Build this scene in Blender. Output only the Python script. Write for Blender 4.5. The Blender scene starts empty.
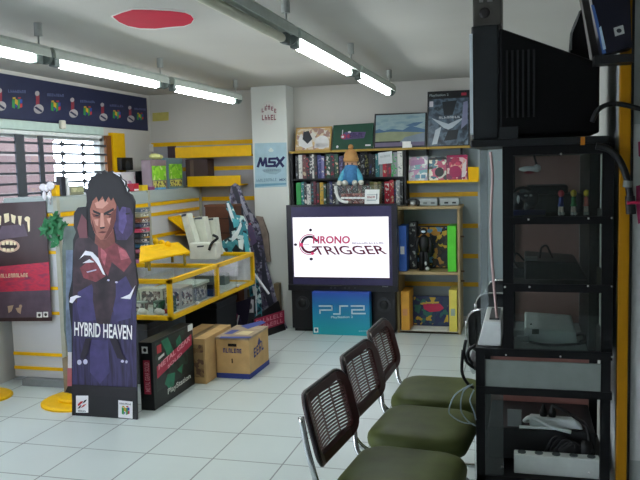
import bpy, math, random
from mathutils import Vector, Matrix
random.seed(7)
C = bpy.context.scene.collection
SC = bpy.context.scene
V3 = Vector
# ------------------------------------------------------------------ camera
F_PX, PITCH, ROLL, YAW, EYE = 752.28, .094817, .026915, .26637, 1.59
fw = V3((-math.sin(YAW)*math.cos(PITCH), math.cos(YAW)*math.cos(PITCH), -math.sin(PITCH)))
r0 = V3((math.cos(YAW), math.sin(YAW), 0)); u0 = r0.cross(fw)
cr = math.cos(ROLL)*r0 - math.sin(ROLL)*u0
cu = math.sin(ROLL)*r0 + math.cos(ROLL)*u0
cd = bpy.data.cameras.new('camera'); cam = bpy.data.objects.new('camera', cd); C.objects.link(cam)
M4 = Matrix((cr, cu, -fw)).transposed().to_4x4(); M4.translation = (0, 0, EYE)
cam.matrix_world = M4
cd.sensor_fit = 'HORIZONTAL'; cd.sensor_width = 36; cd.lens = F_PX/640*36; cd.clip_start = .05
SC.camera = cam

def at(x, y, X=None, Y=None, Z=None):
    """the point of the world plane X= / Y= / Z= that the photograph shows at (x, y)"""
    d = fw + (x-320)/F_PX*cr - (y-240)/F_PX*cu
    t = X/d.x if X is not None else (Y/d.y if Y is not None else (Z-EYE)/d.z)
    return V3((0, 0, EYE)) + t*d

# ------------------------------------------------------------------ materials
def lin(h):
    h = h.lstrip('#'); o = []
    for i in (0, 2, 4):
        c = int(h[i:i+2], 16)/255
        o.append(c/12.92 if c <= .04045 else ((c+.055)/1.055)**2.4)
    return (*o, 1)
_m = {}
def mat(h, rough=.55, metal=0, var=.07, scale=18, spec=.4, coat=0):
    key = (h, rough, metal, var, scale, spec, coat)
    if key in _m: return _m[key]
    m = bpy.data.materials.new('surface_'+h.strip('#')); m.use_nodes = True
    nt = m.node_tree; b = nt.nodes['Principled BSDF']
    c = lin(h)
    tc = nt.nodes.new('ShaderNodeTexCoord'); n = nt.nodes.new('ShaderNodeTexNoise')
    n.inputs['Scale'].default_value = scale; n.inputs['Detail'].default_value = 3
    r = nt.nodes.new('ShaderNodeValToRGB')
    r.color_ramp.elements[0].position = .3; r.color_ramp.elements[1].position = .7
    r.color_ramp.elements[0].color = (*[v*(1-var) for v in c[:3]], 1)
    r.color_ramp.elements[1].color = (*[min(1, v*(1+var)) for v in c[:3]], 1)
    nt.links.new(tc.outputs['Object'], n.inputs['Vector']); nt.links.new(n.outputs['Fac'], r.inputs['Fac'])
    nt.links.new(r.outputs['Color'], b.inputs['Base Color'])
    b.inputs['Roughness'].default_value = rough; b.inputs['Metallic'].default_value = metal
    b.inputs['Specular IOR Level'].default_value = spec; b.inputs['Coat Weight'].default_value = coat
    _m[key] = m
    return m
def collage(cols, scale=14, rough=.4, stretch=(1, 1, 1), seed=0.0):
    """printed artwork: irregular patches of a few inks"""
    m = bpy.data.materials.new('printed_artwork'); m.use_nodes = True
    nt = m.node_tree; b = nt.nodes['Principled BSDF']
    tc = nt.nodes.new('ShaderNodeTexCoord'); mp = nt.nodes.new('ShaderNodeMapping')
    mp.inputs['Scale'].default_value = stretch; mp.inputs['Location'].default_value = (seed, seed*1.7, seed*.6)
    n = nt.nodes.new('ShaderNodeTexNoise'); n.inputs['Scale'].default_value = scale*.8; n.inputs['Detail'].default_value = 2
    mx = nt.nodes.new('ShaderNodeMix'); mx.data_type = 'RGBA'; mx.blend_type = 'LINEAR_LIGHT'; mx.inputs[0].default_value = .9/scale
    v = nt.nodes.new('ShaderNodeTexVoronoi'); v.inputs['Scale'].default_value = scale*1.5
    sp_ = nt.nodes.new('ShaderNodeSeparateColor')
    r = nt.nodes.new('ShaderNodeValToRGB'); e = r.color_ramp.elements
    k = len(cols); r.color_ramp.interpolation = 'CONSTANT'
    e[0].position = 0; e[0].color = lin(cols[0]); e[1].position = (k-1)/k; e[1].color = lin(cols[-1])
    for i in range(1, k-1):
        q = e.new(i/k); q.color = lin(cols[i])
    nt.links.new(tc.outputs['Object'], mp.inputs['Vector']); nt.links.new(mp.outputs['Vector'], n.inputs['Vector'])
    nt.links.new(mp.outputs['Vector'], mx.inputs[6]); nt.links.new(n.outputs['Color'], mx.inputs[7]); nt.links.new(mx.outputs[2], v.inputs['Vector'])
    nt.links.new(v.outputs['Color'], sp_.inputs[0]); nt.links.new(sp_.outputs[0], r.inputs['Fac']); nt.links.new(r.outputs['Color'], b.inputs['Base Color'])
    b.inputs['Roughness'].default_value = rough
    return m
def blend(cols, scale=8, rough=.45, stretch=(1, 1, 1)):
    m = mat(cols[0], rough, 0, .05, scale+len(cols)*.01+stretch[0]*.001).copy(); nt = m.node_tree
    r = next(n for n in nt.nodes if n.type == 'VALTORGB'); e = r.color_ramp.elements; k = len(cols)
    nz = next(n for n in nt.nodes if n.type == 'TEX_NOISE'); tc = next(n for n in nt.nodes if n.type == 'TEX_COORD')
    mp = nt.nodes.new('ShaderNodeMapping'); mp.inputs['Scale'].default_value = stretch
    nt.links.new(tc.outputs['Object'], mp.inputs['Vector']); nt.links.new(mp.outputs['Vector'], nz.inputs['Vector'])
    e[0].position = .3; e[0].color = lin(cols[0]); e[1].position = .7; e[1].color = lin(cols[-1])
    for i in range(1, k-1): q = e.new(.3+.4*i/(k-1)); q.color = lin(cols[i])
    return m
def emit(h, s, name='glowing'):
    m = bpy.data.materials.new(name); m.use_nodes = True; nt = m.node_tree
    nt.nodes.clear(); o = nt.nodes.new('ShaderNodeOutputMaterial'); e = nt.nodes.new('ShaderNodeEmission')
    e.inputs['Color'].default_value = lin(h); e.inputs['Strength'].default_value = s
    nt.links.new(e.outputs[0], o.inputs['Surface']); return m
def clear(tint='#f4faf8', gloss=.09, rough=.02, name='clear_glass', haze=0.0, hazecol='#8a9496'):
    m = bpy.data.materials.new(name); m.use_nodes = True; nt = m.node_tree
    nt.nodes.clear(); o = nt.nodes.new('ShaderNodeOutputMaterial')
    t = nt.nodes.new('ShaderNodeBsdfTransparent'); t.inputs[0].default_value = lin(tint)
    g = nt.nodes.new('ShaderNodeBsdfGlossy'); g.inputs['Roughness'].default_value = rough
    x = nt.nodes.new('ShaderNodeMixShader'); x.inputs[0].default_value = gloss
    nt.links.new(t.outputs[0], x.inputs[1]); nt.links.new(g.outputs[0], x.inputs[2])
    last = x
    if haze:
        d = nt.nodes.new('ShaderNodeBsdfDiffuse'); d.inputs[0].default_value = lin(hazecol)
        y = nt.nodes.new('ShaderNodeMixShader'); y.inputs[0].default_value = haze
        nt.links.new(x.outputs[0], y.inputs[1]); nt.links.new(d.outputs[0], y.inputs[2]); last = y
    nt.links.new(last.outputs[0], o.inputs['Surface']); return m

def brickish(m, c1, c2, mortar, w, h, size, offset=0.0, loc=(0, 0, 0), rough=.3, rot=None, bias=0, smooth=.1, spec=.4):
    nt = m.node_tree; b = nt.nodes['Principled BSDF']
    tc = nt.nodes.new('ShaderNodeTexCoord'); mp = nt.nodes.new('ShaderNodeMapping')
    mp.vector_type = 'POINT'; mp.inputs['Location'].default_value = loc
    if rot: mp.inputs['Rotation'].default_value = rot
    br = nt.nodes.new('ShaderNodeTexBrick'); br.offset = offset; br.squash = 1
    for k, v in (('Scale', 1), ('Brick Width', w), ('Row Height', h), ('Mortar Size', size), ('Mortar Smooth', smooth), ('Bias', bias)):
        br.inputs[k].default_value = v
    for k, v in (('Color1', c1), ('Color2', c2), ('Mortar', mortar)): br.inputs[k].default_value = lin(v)
    n = nt.nodes.new('ShaderNodeTexNoise'); n.inputs['Scale'].default_value = 2.2; n.inputs['Detail'].default_value = 4
    mx = nt.nodes.new('ShaderNodeMix'); mx.data_type = 'RGBA'; mx.blend_type = 'MULTIPLY'; mx.inputs[0].default_value = .12
    nt.links.new(tc.outputs['Object'], mp.inputs['Vector']); nt.links.new(mp.outputs['Vector'], br.inputs['Vector'])
    nt.links.new(tc.outputs['Object'], n.inputs['Vector'])
    nt.links.new(br.outputs['Color'], mx.inputs[6]); nt.links.new(n.outputs['Fac'], mx.inputs[7])
    nt.links.new(mx.outputs[2], b.inputs['Base Color'])
    b.inputs['Roughness'].default_value = rough; b.inputs['Specular IOR Level'].default_value = spec

WHITE = mat('#e9ebe8', .6); BLACK = mat('#141517', .45); YEL = mat('#ecb80a', .45, 0, .05, 18, .2); GREY = mat('#a3acb0', .5)
CHROME = mat('#c9cccb', .18, 1.0); DARKGREY = mat('#3a3e42', .5); NAVY = mat('#1b1e58', .5); RED = mat('#c01f3a', .5)

# ------------------------------------------------------------------ mesh builder
class MB:
    def __init__(s): s.v = []; s.f = []; s.mi = []
    def add(s, vs, fs, m=0):
        b = len(s.v); s.v += [V3(p) for p in vs]; s.f += [tuple(b+i for i in f) for f in fs]; s.mi += [m]*len(fs); return s
    def box(s, x0, x1, y0, y1, z0, z1, m=0):
        return s.add([(x0,y0,z0),(x1,y0,z0),(x1,y1,z0),(x0,y1,z0),(x0,y0,z1),(x1,y0,z1),(x1,y1,z1),(x0,y1,z1)],
              [(0,3,2,1),(4,5,6,7),(0,1,5,4),(1,2,6,5),(2,3,7,6),(3,0,4,7)], m)
    def hexa(s, p, m=0):
        return s.add(p, [(0,3,2,1),(4,5,6,7),(0,1,5,4),(1,2,6,5),(2,3,7,6),(3,0,4,7)], m)
    def prism(s, pts, d, m=0):
        """polygon given as 3-D points, extruded by the vector d"""
        n = len(pts); d = V3(d); a = [V3(p) for p in pts]; b = [p+d for p in a]
        return s.add(a+b, [tuple(range(n-1, -1, -1)), tuple(range(n, 2*n))]+[(i, (i+1) % n, n+(i+1) % n, n+i) for i in range(n)], m)
    def flat(s, pts, m=0): return s.add(pts, [tuple(range(len(pts)))], m)
    def tube(s, pts, r, n=8, m=0, closed=False, taper=None):
        P = [V3(p) for p in pts]; k = len(P); rings = []
        up = None
        for i in range(k):
            if closed: t = (P[(i+1) % k]-P[i-1])
            else: t = P[min(i+1, k-1)]-P[max(i-1, 0)]
            t.normalize()
            if up is None:
                up = V3((0, 0, 1)) if abs(t.z) < .9 else V3((1, 0, 0))
            a = (up-t*up.dot(t)).normalized(); up = a; b = t.cross(a)
            rr = r*(taper[i] if taper else 1)
            rings.append([P[i]+a*math.cos(q)*rr+b*math.sin(q)*rr for q in (2*math.pi*j/n for j in range(n))])
        fs = []
        for i in range(k if closed else k-1):
            i2 = (i+1) % k
            fs += [(i*n+j, i*n+(j+1) % n, i2*n+(j+1) % n, i2*n+j) for j in range(n)]
        if not closed: fs += [tuple(range(n-1, -1, -1)), tuple((k-1)*n+j for j in range(n))]
        return s.add([p for q in rings for p in q], fs, m)
    def cyl(s, a, b, r, n=16, m=0): return s.tube([a, b], r, n, m)
    def lathe(s, prof, c=(0, 0, 0), n=24, m=0):
        c = V3(c); vs = []; fs = []; k = len(prof)
        for r, z in prof: vs += [c+V3((r*math.cos(2*math.pi*j/n), r*math.sin(2*math.pi*j/n), z)) for j in range(n)]
        for i in range(k-1): fs += [(i*n+j, i*n+(j+1) % n, (i+1)*n+(j+1) % n, (i+1)*n+j) for j in range(n)]
        fs += [tuple(range(n-1, -1, -1)), tuple((k-1)*n+j for j in range(n))]
        return s.add(vs, fs, m)
    def ball(s, c, r, n=12, m=0):
        if not hasattr(r, '__len__'): r = (r, r, r)
        k = max(5, n//2+1); c = V3(c); vs = []; fs = []
        for i in range(k):
            a = math.pi*(i+.02*(i == 0)-.02*(i == k-1))/(k-1)
            vs += [c+V3((r[0]*math.sin(a)*math.cos(2*math.pi*j/n), r[1]*math.sin(a)*math.sin(2*math.pi*j/n), r[2]*math.cos(a))) for j in range(n)]
        for i in range(k-1): fs += [(i*n+j, (i+1)*n+j, (i+1)*n+(j+1) % n, i*n+(j+1) % n) for j in range(n)]
        return s.add(vs, fs, m)
    def build(s, name, m, parent=None, bevel=0, smooth=False, local=False, seg=2, sub=0):
        off = V3((0, 0, 0))
        if parent is not None and not local:
            o = parent
            while o is not None: off += o.location; o = o.parent
        me = bpy.data.meshes.new(name); me.from_pydata([p-off for p in s.v], [], s.f); me.validate()
        for x in (m if isinstance(m, (list, tuple)) else [m]): me.materials.append(x)
        for p, i in zip(me.polygons, s.mi): p.material_index = i
        o = bpy.data.objects.new(name, me); C.objects.link(o)
        if parent is not None: o.parent = parent
        if smooth: me.shade_smooth() if hasattr(me, 'shade_smooth') else [setattr(p, 'use_smooth', True) for p in me.polygons]
        if bevel:
            b = o.modifiers.new('edges', 'BEVEL'); b.width = bevel; b.segments = seg; b.limit_method = 'ANGLE'; b.angle_limit = .6
        if sub:
            q = o.modifiers.new('round', 'SUBSURF'); q.levels = sub; q.render_levels = sub
        return o
    def solo(s, name, m, label, cat, group=None, **k):
        lo = V3([min(p[i] for p in s.v) for i in range(3)]); hi = V3([max(p[i] for p in s.v) for i in range(3)])
        base = V3(((lo.x+hi.x)/2, (lo.y+hi.y)/2, lo.z))
        for i, p in enumerate(s.v): s.v[i] = p-base
        o = s.build(name, m, **k); o.location = base
        return tag(o, label, cat, group)
    def struct(s, name, m, **k):
        o = s.build(name, m, **k); o['kind'] = 'structure'; return o

def B(*a): return MB().box(*a)
def tag(o, label, cat, group=None):
    o['label'] = label; o['category'] = cat
    if group: o['group'] = group
    return o
def thing(name, label, cat, loc, group=None, rz=0):
    o = bpy.data.objects.new(name, None); C.objects.link(o); o.location = loc; o.rotation_euler = (0, 0, rz); o.empty_display_size = .1
    return tag(o, label, cat, group)
def dup(root, loc, rz=0, label=None, group=None):
    r = root.copy(); C.objects.link(r); r.location = loc; r.rotation_euler = (0, 0, rz)
    if label: r['label'] = label
    if group: r['group'] = group
    for ch in list(root.children):
        c = ch.copy(); C.objects.link(c); c.parent = r
        for g in ch.children:
            d = g.copy(); C.objects.link(d); d.parent = c
    return r
def plabel(o, t): o['label'] = t; return o

def text_geo(s, bold=0.0, shear=0.0):
    cu_ = bpy.data.curves.new('letters', 'FONT'); cu_.body = s; cu_.offset = bold; cu_.shear = shear; cu_.resolution_u = 3
    o = bpy.data.objects.new('letters', cu_); C.objects.link(o)
    dg = bpy.context.evaluated_depsgraph_get(); dg.update()
    me = bpy.data.meshes.new_from_object(o.evaluated_get(dg))
    vs = [v.co.copy() for v in me.vertices]; fs = [tuple(p.vertices) for p in me.polygons]
    bpy.data.objects.remove(o); bpy.data.curves.remove(cu_); bpy.data.meshes.remove(me)
    x0 = min(v.x for v in vs); x1 = max(v.x for v in vs); y0 = min(v.y for v in vs); y1 = max(v.y for v in vs)
    return [((v.x-x0)/(x1-x0), (v.y-y0)/(y1-y0)) for v in vs], fs
def letters(parent, s, P0, U, Vv, m, off=.002, bold=.02, shear=0, name='lettering'):
    """writing set into the parallelogram P0, P0+U, P0+V"""
    P0, U, Vv = V3(P0), V3(U), V3(Vv); N = U.cross(Vv).normalized()*off
    uv, fs = text_geo(s, bold, shear)
    mb = MB().add([P0+U*a+Vv*b+N for a, b in uv], fs)
    return mb.build(name, m, parent)
def pxletters(parent, s, bl, br, tl, m, off=.002, bold=.02, shear=0, name='lettering', **pl):
    p = at(*bl, **pl); return letters(parent, s, p, at(*br, **pl)-p, at(*tl, **pl)-p, m, off, bold, shear, name)
def marks(parent, P0, U, Vv, n, m, off=.002, fill=.75, name='lettering', seed=1):
    """a line of print too small to read: n letter-like strokes"""
    rr = random.Random(seed); P0, U, Vv = V3(P0), V3(U), V3(Vv); N = U.cross(Vv).normalized()*off; mb = MB()
    def q(a0, a1, b0, b1): mb.flat([P0+U*a+Vv*b+N for a, b in ((a0, b0), (a1, b0), (a1, b1), (a0, b1))])
    for i in range(n):
        a0 = i/n; a1 = a0+fill/n; w = (a1-a0)*.34
        k = rr.randrange(4)
        q(a0, a0+w, 0, 1)
        if k in (0, 2): q(a1-w, a1, 0, 1 if k == 0 else .5)
        if k in (0, 1): q(a0, a1, .78, 1)
        if k in (1, 2): q(a0, a1, .4, .58)
        if k in (1, 3): q(a0, a1, 0, .2)
    return mb.build(name, m, parent)
def pxmarks(parent, bl, br, tl, n, m, off=.002, name='lettering', seed=1, **pl):
    p = at(*bl, **pl); return marks(parent, p, at(*br, **pl)-p, at(*tl, **pl)-p, n, m, off, .75, name, seed)
def R(x0, y0, x1, y1): return [(x0, y1), (x1, y1), (x1, y0), (x0, y0)]
def EL(cx, cy, rx, ry, n=18): return [(cx+rx*math.cos(2*math.pi*i/n), cy-ry*math.sin(2*math.pi*i/n)) for i in range(n)]
def clusters(layers, margin):
    """groups of printed shapes that touch (or nearly touch) each other: each group becomes a print of its own"""
    it = []
    for i, (m, polys) in enumerate(layers):
        for p in polys:
            it.append([min(a for a, b in p)-margin, max(a for a, b in p)+margin, min(b for a, b in p)-margin, max(b for a, b in p)+margin, i, m, p])
    gr = list(range(len(it)))
    def root(k):
        while gr[k] != k: k = gr[k]
        return k
    for a in range(len(it)):
        for b in range(a):
            A, Bq = it[a], it[b]
            if A[0] < Bq[1] and Bq[0] < A[1] and A[2] < Bq[3] and Bq[2] < A[3]: gr[root(a)] = root(b)
    out = {}
    for k in range(len(it)): out.setdefault(root(k), []).append(it[k][4:])
    return list(out.values())
def art(parent, layers, name='print', off=.0015, step=.0004, margin=1.6, **pl):
    """printed shapes lying on the plane X= / Y= / Z=; layers = [(material, [polygon, ...]), ...]"""
    ax = 'X' if 'X' in pl else ('Y' if 'Y' in pl else 'Z'); val = pl[ax]
    nrm = {'X': V3((1 if val < 0 else -1, 0, 0)), 'Y': V3((0, -1, 0)), 'Z': V3((0, 0, -1 if val > EYE else 1))}[ax]
    for cl in clusters(layers, margin):
        mb = MB(); ms = []
        for i, m, p in cl:
            if m not in ms: ms.append(m)
            mb.flat([at(x, y, **pl)+nrm*(off+i*step) for x, y in p], ms.index(m))
        o = mb.build(name, ms, parent)
    return o
def smoothpath(pts, n=6):
    P = [V3(p) for p in pts]; out = []
    for i in range(len(P)-1):
        a, b, c, d = P[max(i-1, 0)], P[i], P[i+1], P[min(i+2, len(P)-1)]
        for k in range(n):
            t = k/n
            out.append(.5*((2*b)+(c-a)*t+(2*a-5*b+4*c-d)*t*t+(3*b-a-3*c+d)*t**3))
    return out+[P[-1]]

# ------------------------------------------------------------------ the room
CE, XL, YB = 2.42, -3.9, 7.45
XR, YF = 2.2, -2.2
fm = bpy.data.materials.new('floor_tiles'); fm.use_nodes = True
T = .4075
brickish(fm, '#ccd6d4', '#d0dad8', '#868e8e', T, T, .0045, 0, (-(-2.08 % T), -(4.15 % T), 0), .28, spec=.45)
B(XL-.1, XR+.1, YF-.1, YB+.1, -.1, 0).struct('floor', fm)
B(XL-.1, XR+.1, YF-.1, YB+.1, CE, CE+.1).struct('ceiling', mat('#c0beb8', .8, 0, .05, 1.2))
wm = mat('#cbc8c2', .8, 0, .04, 1.5)
B(XL-.1, XR+.1, YB, YB+.1, 0, CE).struct('wall_back', wm)
B(XL-.1, XR+.1, YF-.1, YF, 0, CE).struct('wall_front', mat('#8c8c88', .8))
B(XR, XR+.1, YF, 2.99, 0, CE).struct('wall_side', mat('#8c8c88', .8))
B(.336, XR, 2.99, YB, 0, CE).struct('wall_right', mat('#b9bcb9', .8, 0, .05, 2))
# left wall with the window opening and an added, unseen door opening
wy0, wy1, wz0, wz1 = 2.6, 6.5, .95, 1.955
dy0, dy1, dz1 = -1.6, 1.6, 2.1
mb = MB(); mb.box(XL-.1, XL, YF, dy0, 0, CE); mb.box(XL-.1, XL, dy1, wy0, 0, CE); mb.box(XL-.1, XL, dy0, dy1, dz1, CE); mb.box(XL-.1, XL, wy1, YB, 0, CE)
mb.box(XL-.1, XL, wy0, wy1, 0, wz0); mb.box(XL-.1, XL, wy0, wy1, wz1, CE)
mb.struct('wall_left', wm)
col0, col1 = at(251.5, 120, Y=7.2).x, at(286.7, 120, Y=7.2).x
B(col0, col1, 7.2, YB, 0, CE).struct('column', mat('#dfe1dc', .75, 0, .03, 2), bevel=.006)
B(col1, -.42, YB-.012, YB, 0, .07).struct('baseboard_back', mat('#aab0b0', .4))
B(-.42, .336, YB-.012, YB, 0, .07).struct('baseboard_right', mat('#aab0b0', .4))
# window: frame and panes
wf = mat('#cfd4d2', .4)
w1 = MB(); e = .05
w1.box(XL-.09, XL-.02, wy0, wy1, wz0, wz0+e); w1.box(XL-.09, XL-.02, wy0, wy1, wz1-e, wz1)
w1.box(XL-.09, XL-.02, wy0, wy0+e, wz0, wz1); w1.box(XL-.09, XL-.02, wy1-e, wy1, wz0, wz1); w1.box(XL-.09, XL-.02, 4.5, 4.5+e, wz0, wz1)
wo = w1.struct('window_1', wf)
B(XL-.058, XL-.052, wy0+e, wy1-e, wz0+e, wz1-e).build('pane', clear('#f6fafa', .05), wo)
do = MB(); e = .06  # added glazed door out of view, lets in daylight to brighten the foreground
for y in (dy0, 0-e/2, dy1-e): do.box(XL-.08, XL-.02, y, y+e, 0, dz1)
do.box(XL-.08, XL-.02, dy0, dy1, dz1-e, dz1); do.box(XL-.08, XL-.02, dy0, dy1, 0, .08)
do = do.struct('added_door_1', wf); B(XL-.055, XL-.047, dy0+e, dy1-e, .08, dz1-e).build('pane', clear('#f8fbfb', .05), do)
# yellow upright and wooden strip beside the window
a = at(109, 150, X=XL).y; b = at(121, 150, X=XL).y
B(XL, XL+.05, a, b, .9, 1.99).struct('trim_1', YEL, bevel=.004)
B(XL, XL+.03, a-.09, a, .9, 1.96).struct('trim_2', mat('#7a4a22', .5), bevel=.003)
# yellow corner upright at the end of the right wall
B(.336, .374, 2.958, 2.99, 0, CE).struct('trim_3', mat('#a87406', .5, 0, .05, 18, .2), bevel=.003)
B(.374, .384, 2.965, 2.99, 0, CE).struct('trim_4', mat('#1d1d1f', .5))

# ------------------------------------------------------------------ outside the window
bw = bpy.data.materials.new('brick'); bw.use_nodes = True
brickish(bw, '#574643', '#4a3938', '#625854', .26, .085, .012, .5, rot=(math.pi/2, 0, math.pi/2), rough=.9)
bx = -6.6
ye = at(54, 165, X=bx).y
t = thing('brick_house', 'pink brick house across the street, seen through the window grille', 'building', (bx-.3, 5, -.2))
MB().box(bx-.6, bx, 2.0, ye, -.2, 4.6).build('wall', bw, t)
q = MB()
for i, z in enumerate([.9+.17*k for k in range(12)]): q.box(bx-.4, bx-.02, ye, ye+(.08 if i % 2 else .03), z, z+.085)
q.build('brick_edge', bw, t)
y2 = at(97, 160, X=bx-.65).y
t = thing('brick_pier', 'pink brick pier beyond the bright gap outside the window', 'pillar', (bx-.3, y2+.7, -.2))
MB().box(bx-.6, bx, y2, y2+1.6, -.2, 4.6).build('wall', bw, t)
MB().box(bx-.64, bx+.04, y2-.04, y2+1.64, 4.6, 4.7).build('cap', mat('#b0a6a4', .8), t)
B(-30, XL-.12, -10, 30, -.3, -.2).struct('ground_outside', mat('#8b8886', .9, 0, .1, 1))
# rolling grille in front of the pane
dk = mat('#4c5058', .5, .3)
g = thing('window_grille', 'grey roller grille of horizontal bars hanging before the window', 'grille', (XL+.03, 4.6, .97))
ys = [143, 155, 165.5, 174.5, 183.5]
zs = [at(30, y, X=XL+.02).z for y in ys]; st = (zs[0]-zs[-1])/4
k = MB(); z = zs[0]
while z > .98: k.box(XL+.012, XL+.026, wy0, wy1, z-.009, z+.009); z -= st
k.build('bar', dk, g)
for px, w in ((20, .055), (41, .03)):
    y = at(px, 160, X=XL+.03).y
    MB().box(XL+.028, XL+.04, y-w, y+w, .97, 1.92).build('upright', dk, g)
for px in (62.5, 83):
    y = at(px, 160, X=XL+.03).y; c = MB(); z = zs[0]+.03
    while z > 1.0:
        c.box(XL+.028, XL+.036, y-.008, y+.008, z-st*.95, z); c.ball((XL+.034, y+.02, z-.03), (.01, .022, .018), 8); c.ball((XL+.034, y-.015, z-.03), (.01, .018, .018), 8); z -= st
    c.build('link_chain', dk, g)
# shutter box under the banner
h = thing('shutter_box', 'pale green shutter housing under the dark banner', 'shutter box', (XL, 4.7, 1.94))
B(XL, XL+.07, wy0-.1, at(103, 134, X=XL+.06).y, 1.958, 2.03).build('housing', mat('#bcd0c8', .45), h, bevel=.006)
B(XL+.02, XL+.05, wy0-.1, at(102, 140, X=XL+.05).y, 1.925, 1.955).build('bottom_rail', mat('#e4e8e6', .4), h, bevel=.004)
B(XL+.07, XL+.1, at(60, 126, X=XL+.07).y-.02, at(60, 126, X=XL+.07).y+.05, 1.985, 2.06).build('clip', mat('#d8d4c4', .5), h, bevel=.01)

# banner with a repeated row of logos
nb = mat('#22284a', .6)
bn = thing('shop_banner', 'long navy banner with a row of small coloured logos above the window', 'banner', (XL+.02, 5, 2.04))
by1 = at(147.5, 115, X=XL+.02).y
B(XL+.004, XL+.018, 2.0, by1, 2.04, 2.385).build('sheet', nb, bn)
cG, cY, cR, cB = mat('#2f8a45', .5), mat('#c9a227', .5), mat('#b8303c', .5), mat('#2c4aa8', .5)
GR2 = mat('#a9a3a6', .6); MAR = mat('#8e3040', .6)
def nlogo(cx, cy, s, pl, parent, name='logo'):
    L = [(cG, [[(cx-s, cy+s*.9), (cx-s*.45, cy+s*1.1), (cx-s*.45, cy-s*.6), (cx-s, cy-s*.8)], [(cx+.1*s, cy+s*1.2), (cx+s*.55, cy+s), (cx+s*.55, cy-s*.8), (cx+.1*s, cy-s*.6)]]),
         (cY, [[(cx-s*.45, cy-s*.9), (cx+.1*s, cy-s*.6), (cx+.1*s, cy+.5*s), (cx-s*.45, cy+.1*s)], R(cx-s*.9, cy-s*1.15, cx-s*.35, cy-s*.8)]),
         (cR, [[(cx+s*.55, cy+s), (cx+s, cy+.8*s), (cx+s, cy+.1*s), (cx+s*.55, cy+.2*s)], R(cx+s*.15, cy-s*1.15, cx+s*.7, cy-s*.85)]),
         (cB, [[(cx+s*.55, cy+.1*s), (cx+s, cy), (cx+s, cy-.7*s), (cx+s*.55, cy-.8*s)], [(cx-s*.45, cy+.3*s), (cx+.05*s, cy+.6*s), (cx-.3*s, cy+s)]])]
    return art(parent, L, name, **pl)
pl = dict(X=XL+.018)
for cx, cy, s in ((17, 103, 5), (55.5, 106, 4.7), (87.5, 111, 4.1), (116.5, 114.5, 3.8), (140, 116.5, 3.2)):
    nlogo(cx, cy, s, pl, bn)
    pxmarks(bn, (cx-s*1.8, cy-s*2.1), (cx+s*1.8, cy-s*2.1+.8), (cx-s*1.8, cy-s*2.7), 8, mat('#66709a', .6), seed=int(cx), **pl)
for cx, cy, s in ((0, 102, 5), (37.5, 105, 5), (72.5, 110, 4.4), (102.5, 114, 4), (130, 116, 3.6)):
    art(bn, [(MAR, [R(cx-s*.35, cy-s*2, cx+s*.35, cy+.2*s)]), (GR2, [EL(cx+.2*s, cy+s*.8, s*1.0, s*.95), EL(cx-.1*s, cy-s*2.3, s*.45, s*.5)]), (nb, [[(cx-.7*s, cy+s*.5), (cx-.3*s, cy+s*.3), (cx+1*s, cy+s*1.2), (cx+.7*s, cy+s*1.5)]])], 'logo', **pl)

# ------------------------------------------------------------------ ceiling lamps
tube_on = emit('#f4fbfc', 32.0, 'lit_tube'); tube_off = mat('#d8d4c0', .4); hous = mat('#b8c0b8', .5); cap = mat('#5e6865', .5)
ZL = 2.22
def make_lamp(lit, loc, label, group):
    t = thing('fluorescent_lamp', label, 'lamp', loc, group)
    L = 1.39
    k = MB(); prof = [(-.03, .08), (-.05, .06), (-.052, .018), (-.047, .018), (-.03, .03), (.03, .03), (.047, .018), (.052, .018), (.05, .06), (.03, .08)]
    k.prism([(x, -L/2, z) for x, z in prof], (0, L, 0)); k.build('housing', hous, t, local=True)
    k = MB(); k.tube([(0, -.6, 0), (0, -.592, 0), (0, -.57, 0), (0, .57, 0), (0, .592, 0), (0, .6, 0)], .022, 12, taper=[.45, .8, 1, 1, .8, .45]); k.build('tube', tube_on if lit else tube_off, t, local=True, smooth=True)
    for s in (-1, 1):
        MB().box(-.02, .02, s*.635-.03, s*.635+.03, -.02, .03).build('socket', cap, t, local=True, bevel=.006)
    k = MB(); k.tube([(0, .696, .03), (0, .716, .03)], .048, 14); k.build('joint_ring', cap, t, local=True)
    k = MB(); k.cyl((0, .66, .06), (0, .66, CE-loc[2]-.05), .006, 8); k.cyl((0, .66, CE-loc[2]-.07), (0, .66, CE-loc[2]), .022, 12); k.build('hanger', mat('#a4a8a4', .5), t, local=True)
    return t
la = make_lamp(True, (-2.56, 2.995, ZL), 'lit tube lamp of the window-side row, nearest to the banner corner of view', 'lit tube lamps')
la['label'] = 'lit tube lamp cut by the frame edge, first of the row along the window'
dup(la, (-2.56, 4.425, ZL), 0, 'lit tube lamp over the glass case, middle of the row along the window')
dup(la, (-2.56, 5.91, ZL), 0, 'lit tube lamp ending the window row, nearest the white column')
dup(la, (-2.56, 1.56, ZL), 0, 'added unseen tube lamp continuing the window row to light the foreground')  # extra lamp out of view, added to brighten the foreground
lb = make_lamp(False, (-1.125, 2.94, ZL), 'dark unlit tube lamp starting the row in mid ceiling', None)
dup(la, (-1.125, 4.38, ZL), 0, 'lit tube lamp next to the unlit one in mid ceiling')
dup(la, (-1.125, 5.885, ZL), 0, 'lit tube lamp ending the mid-ceiling row towards the television')

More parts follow.
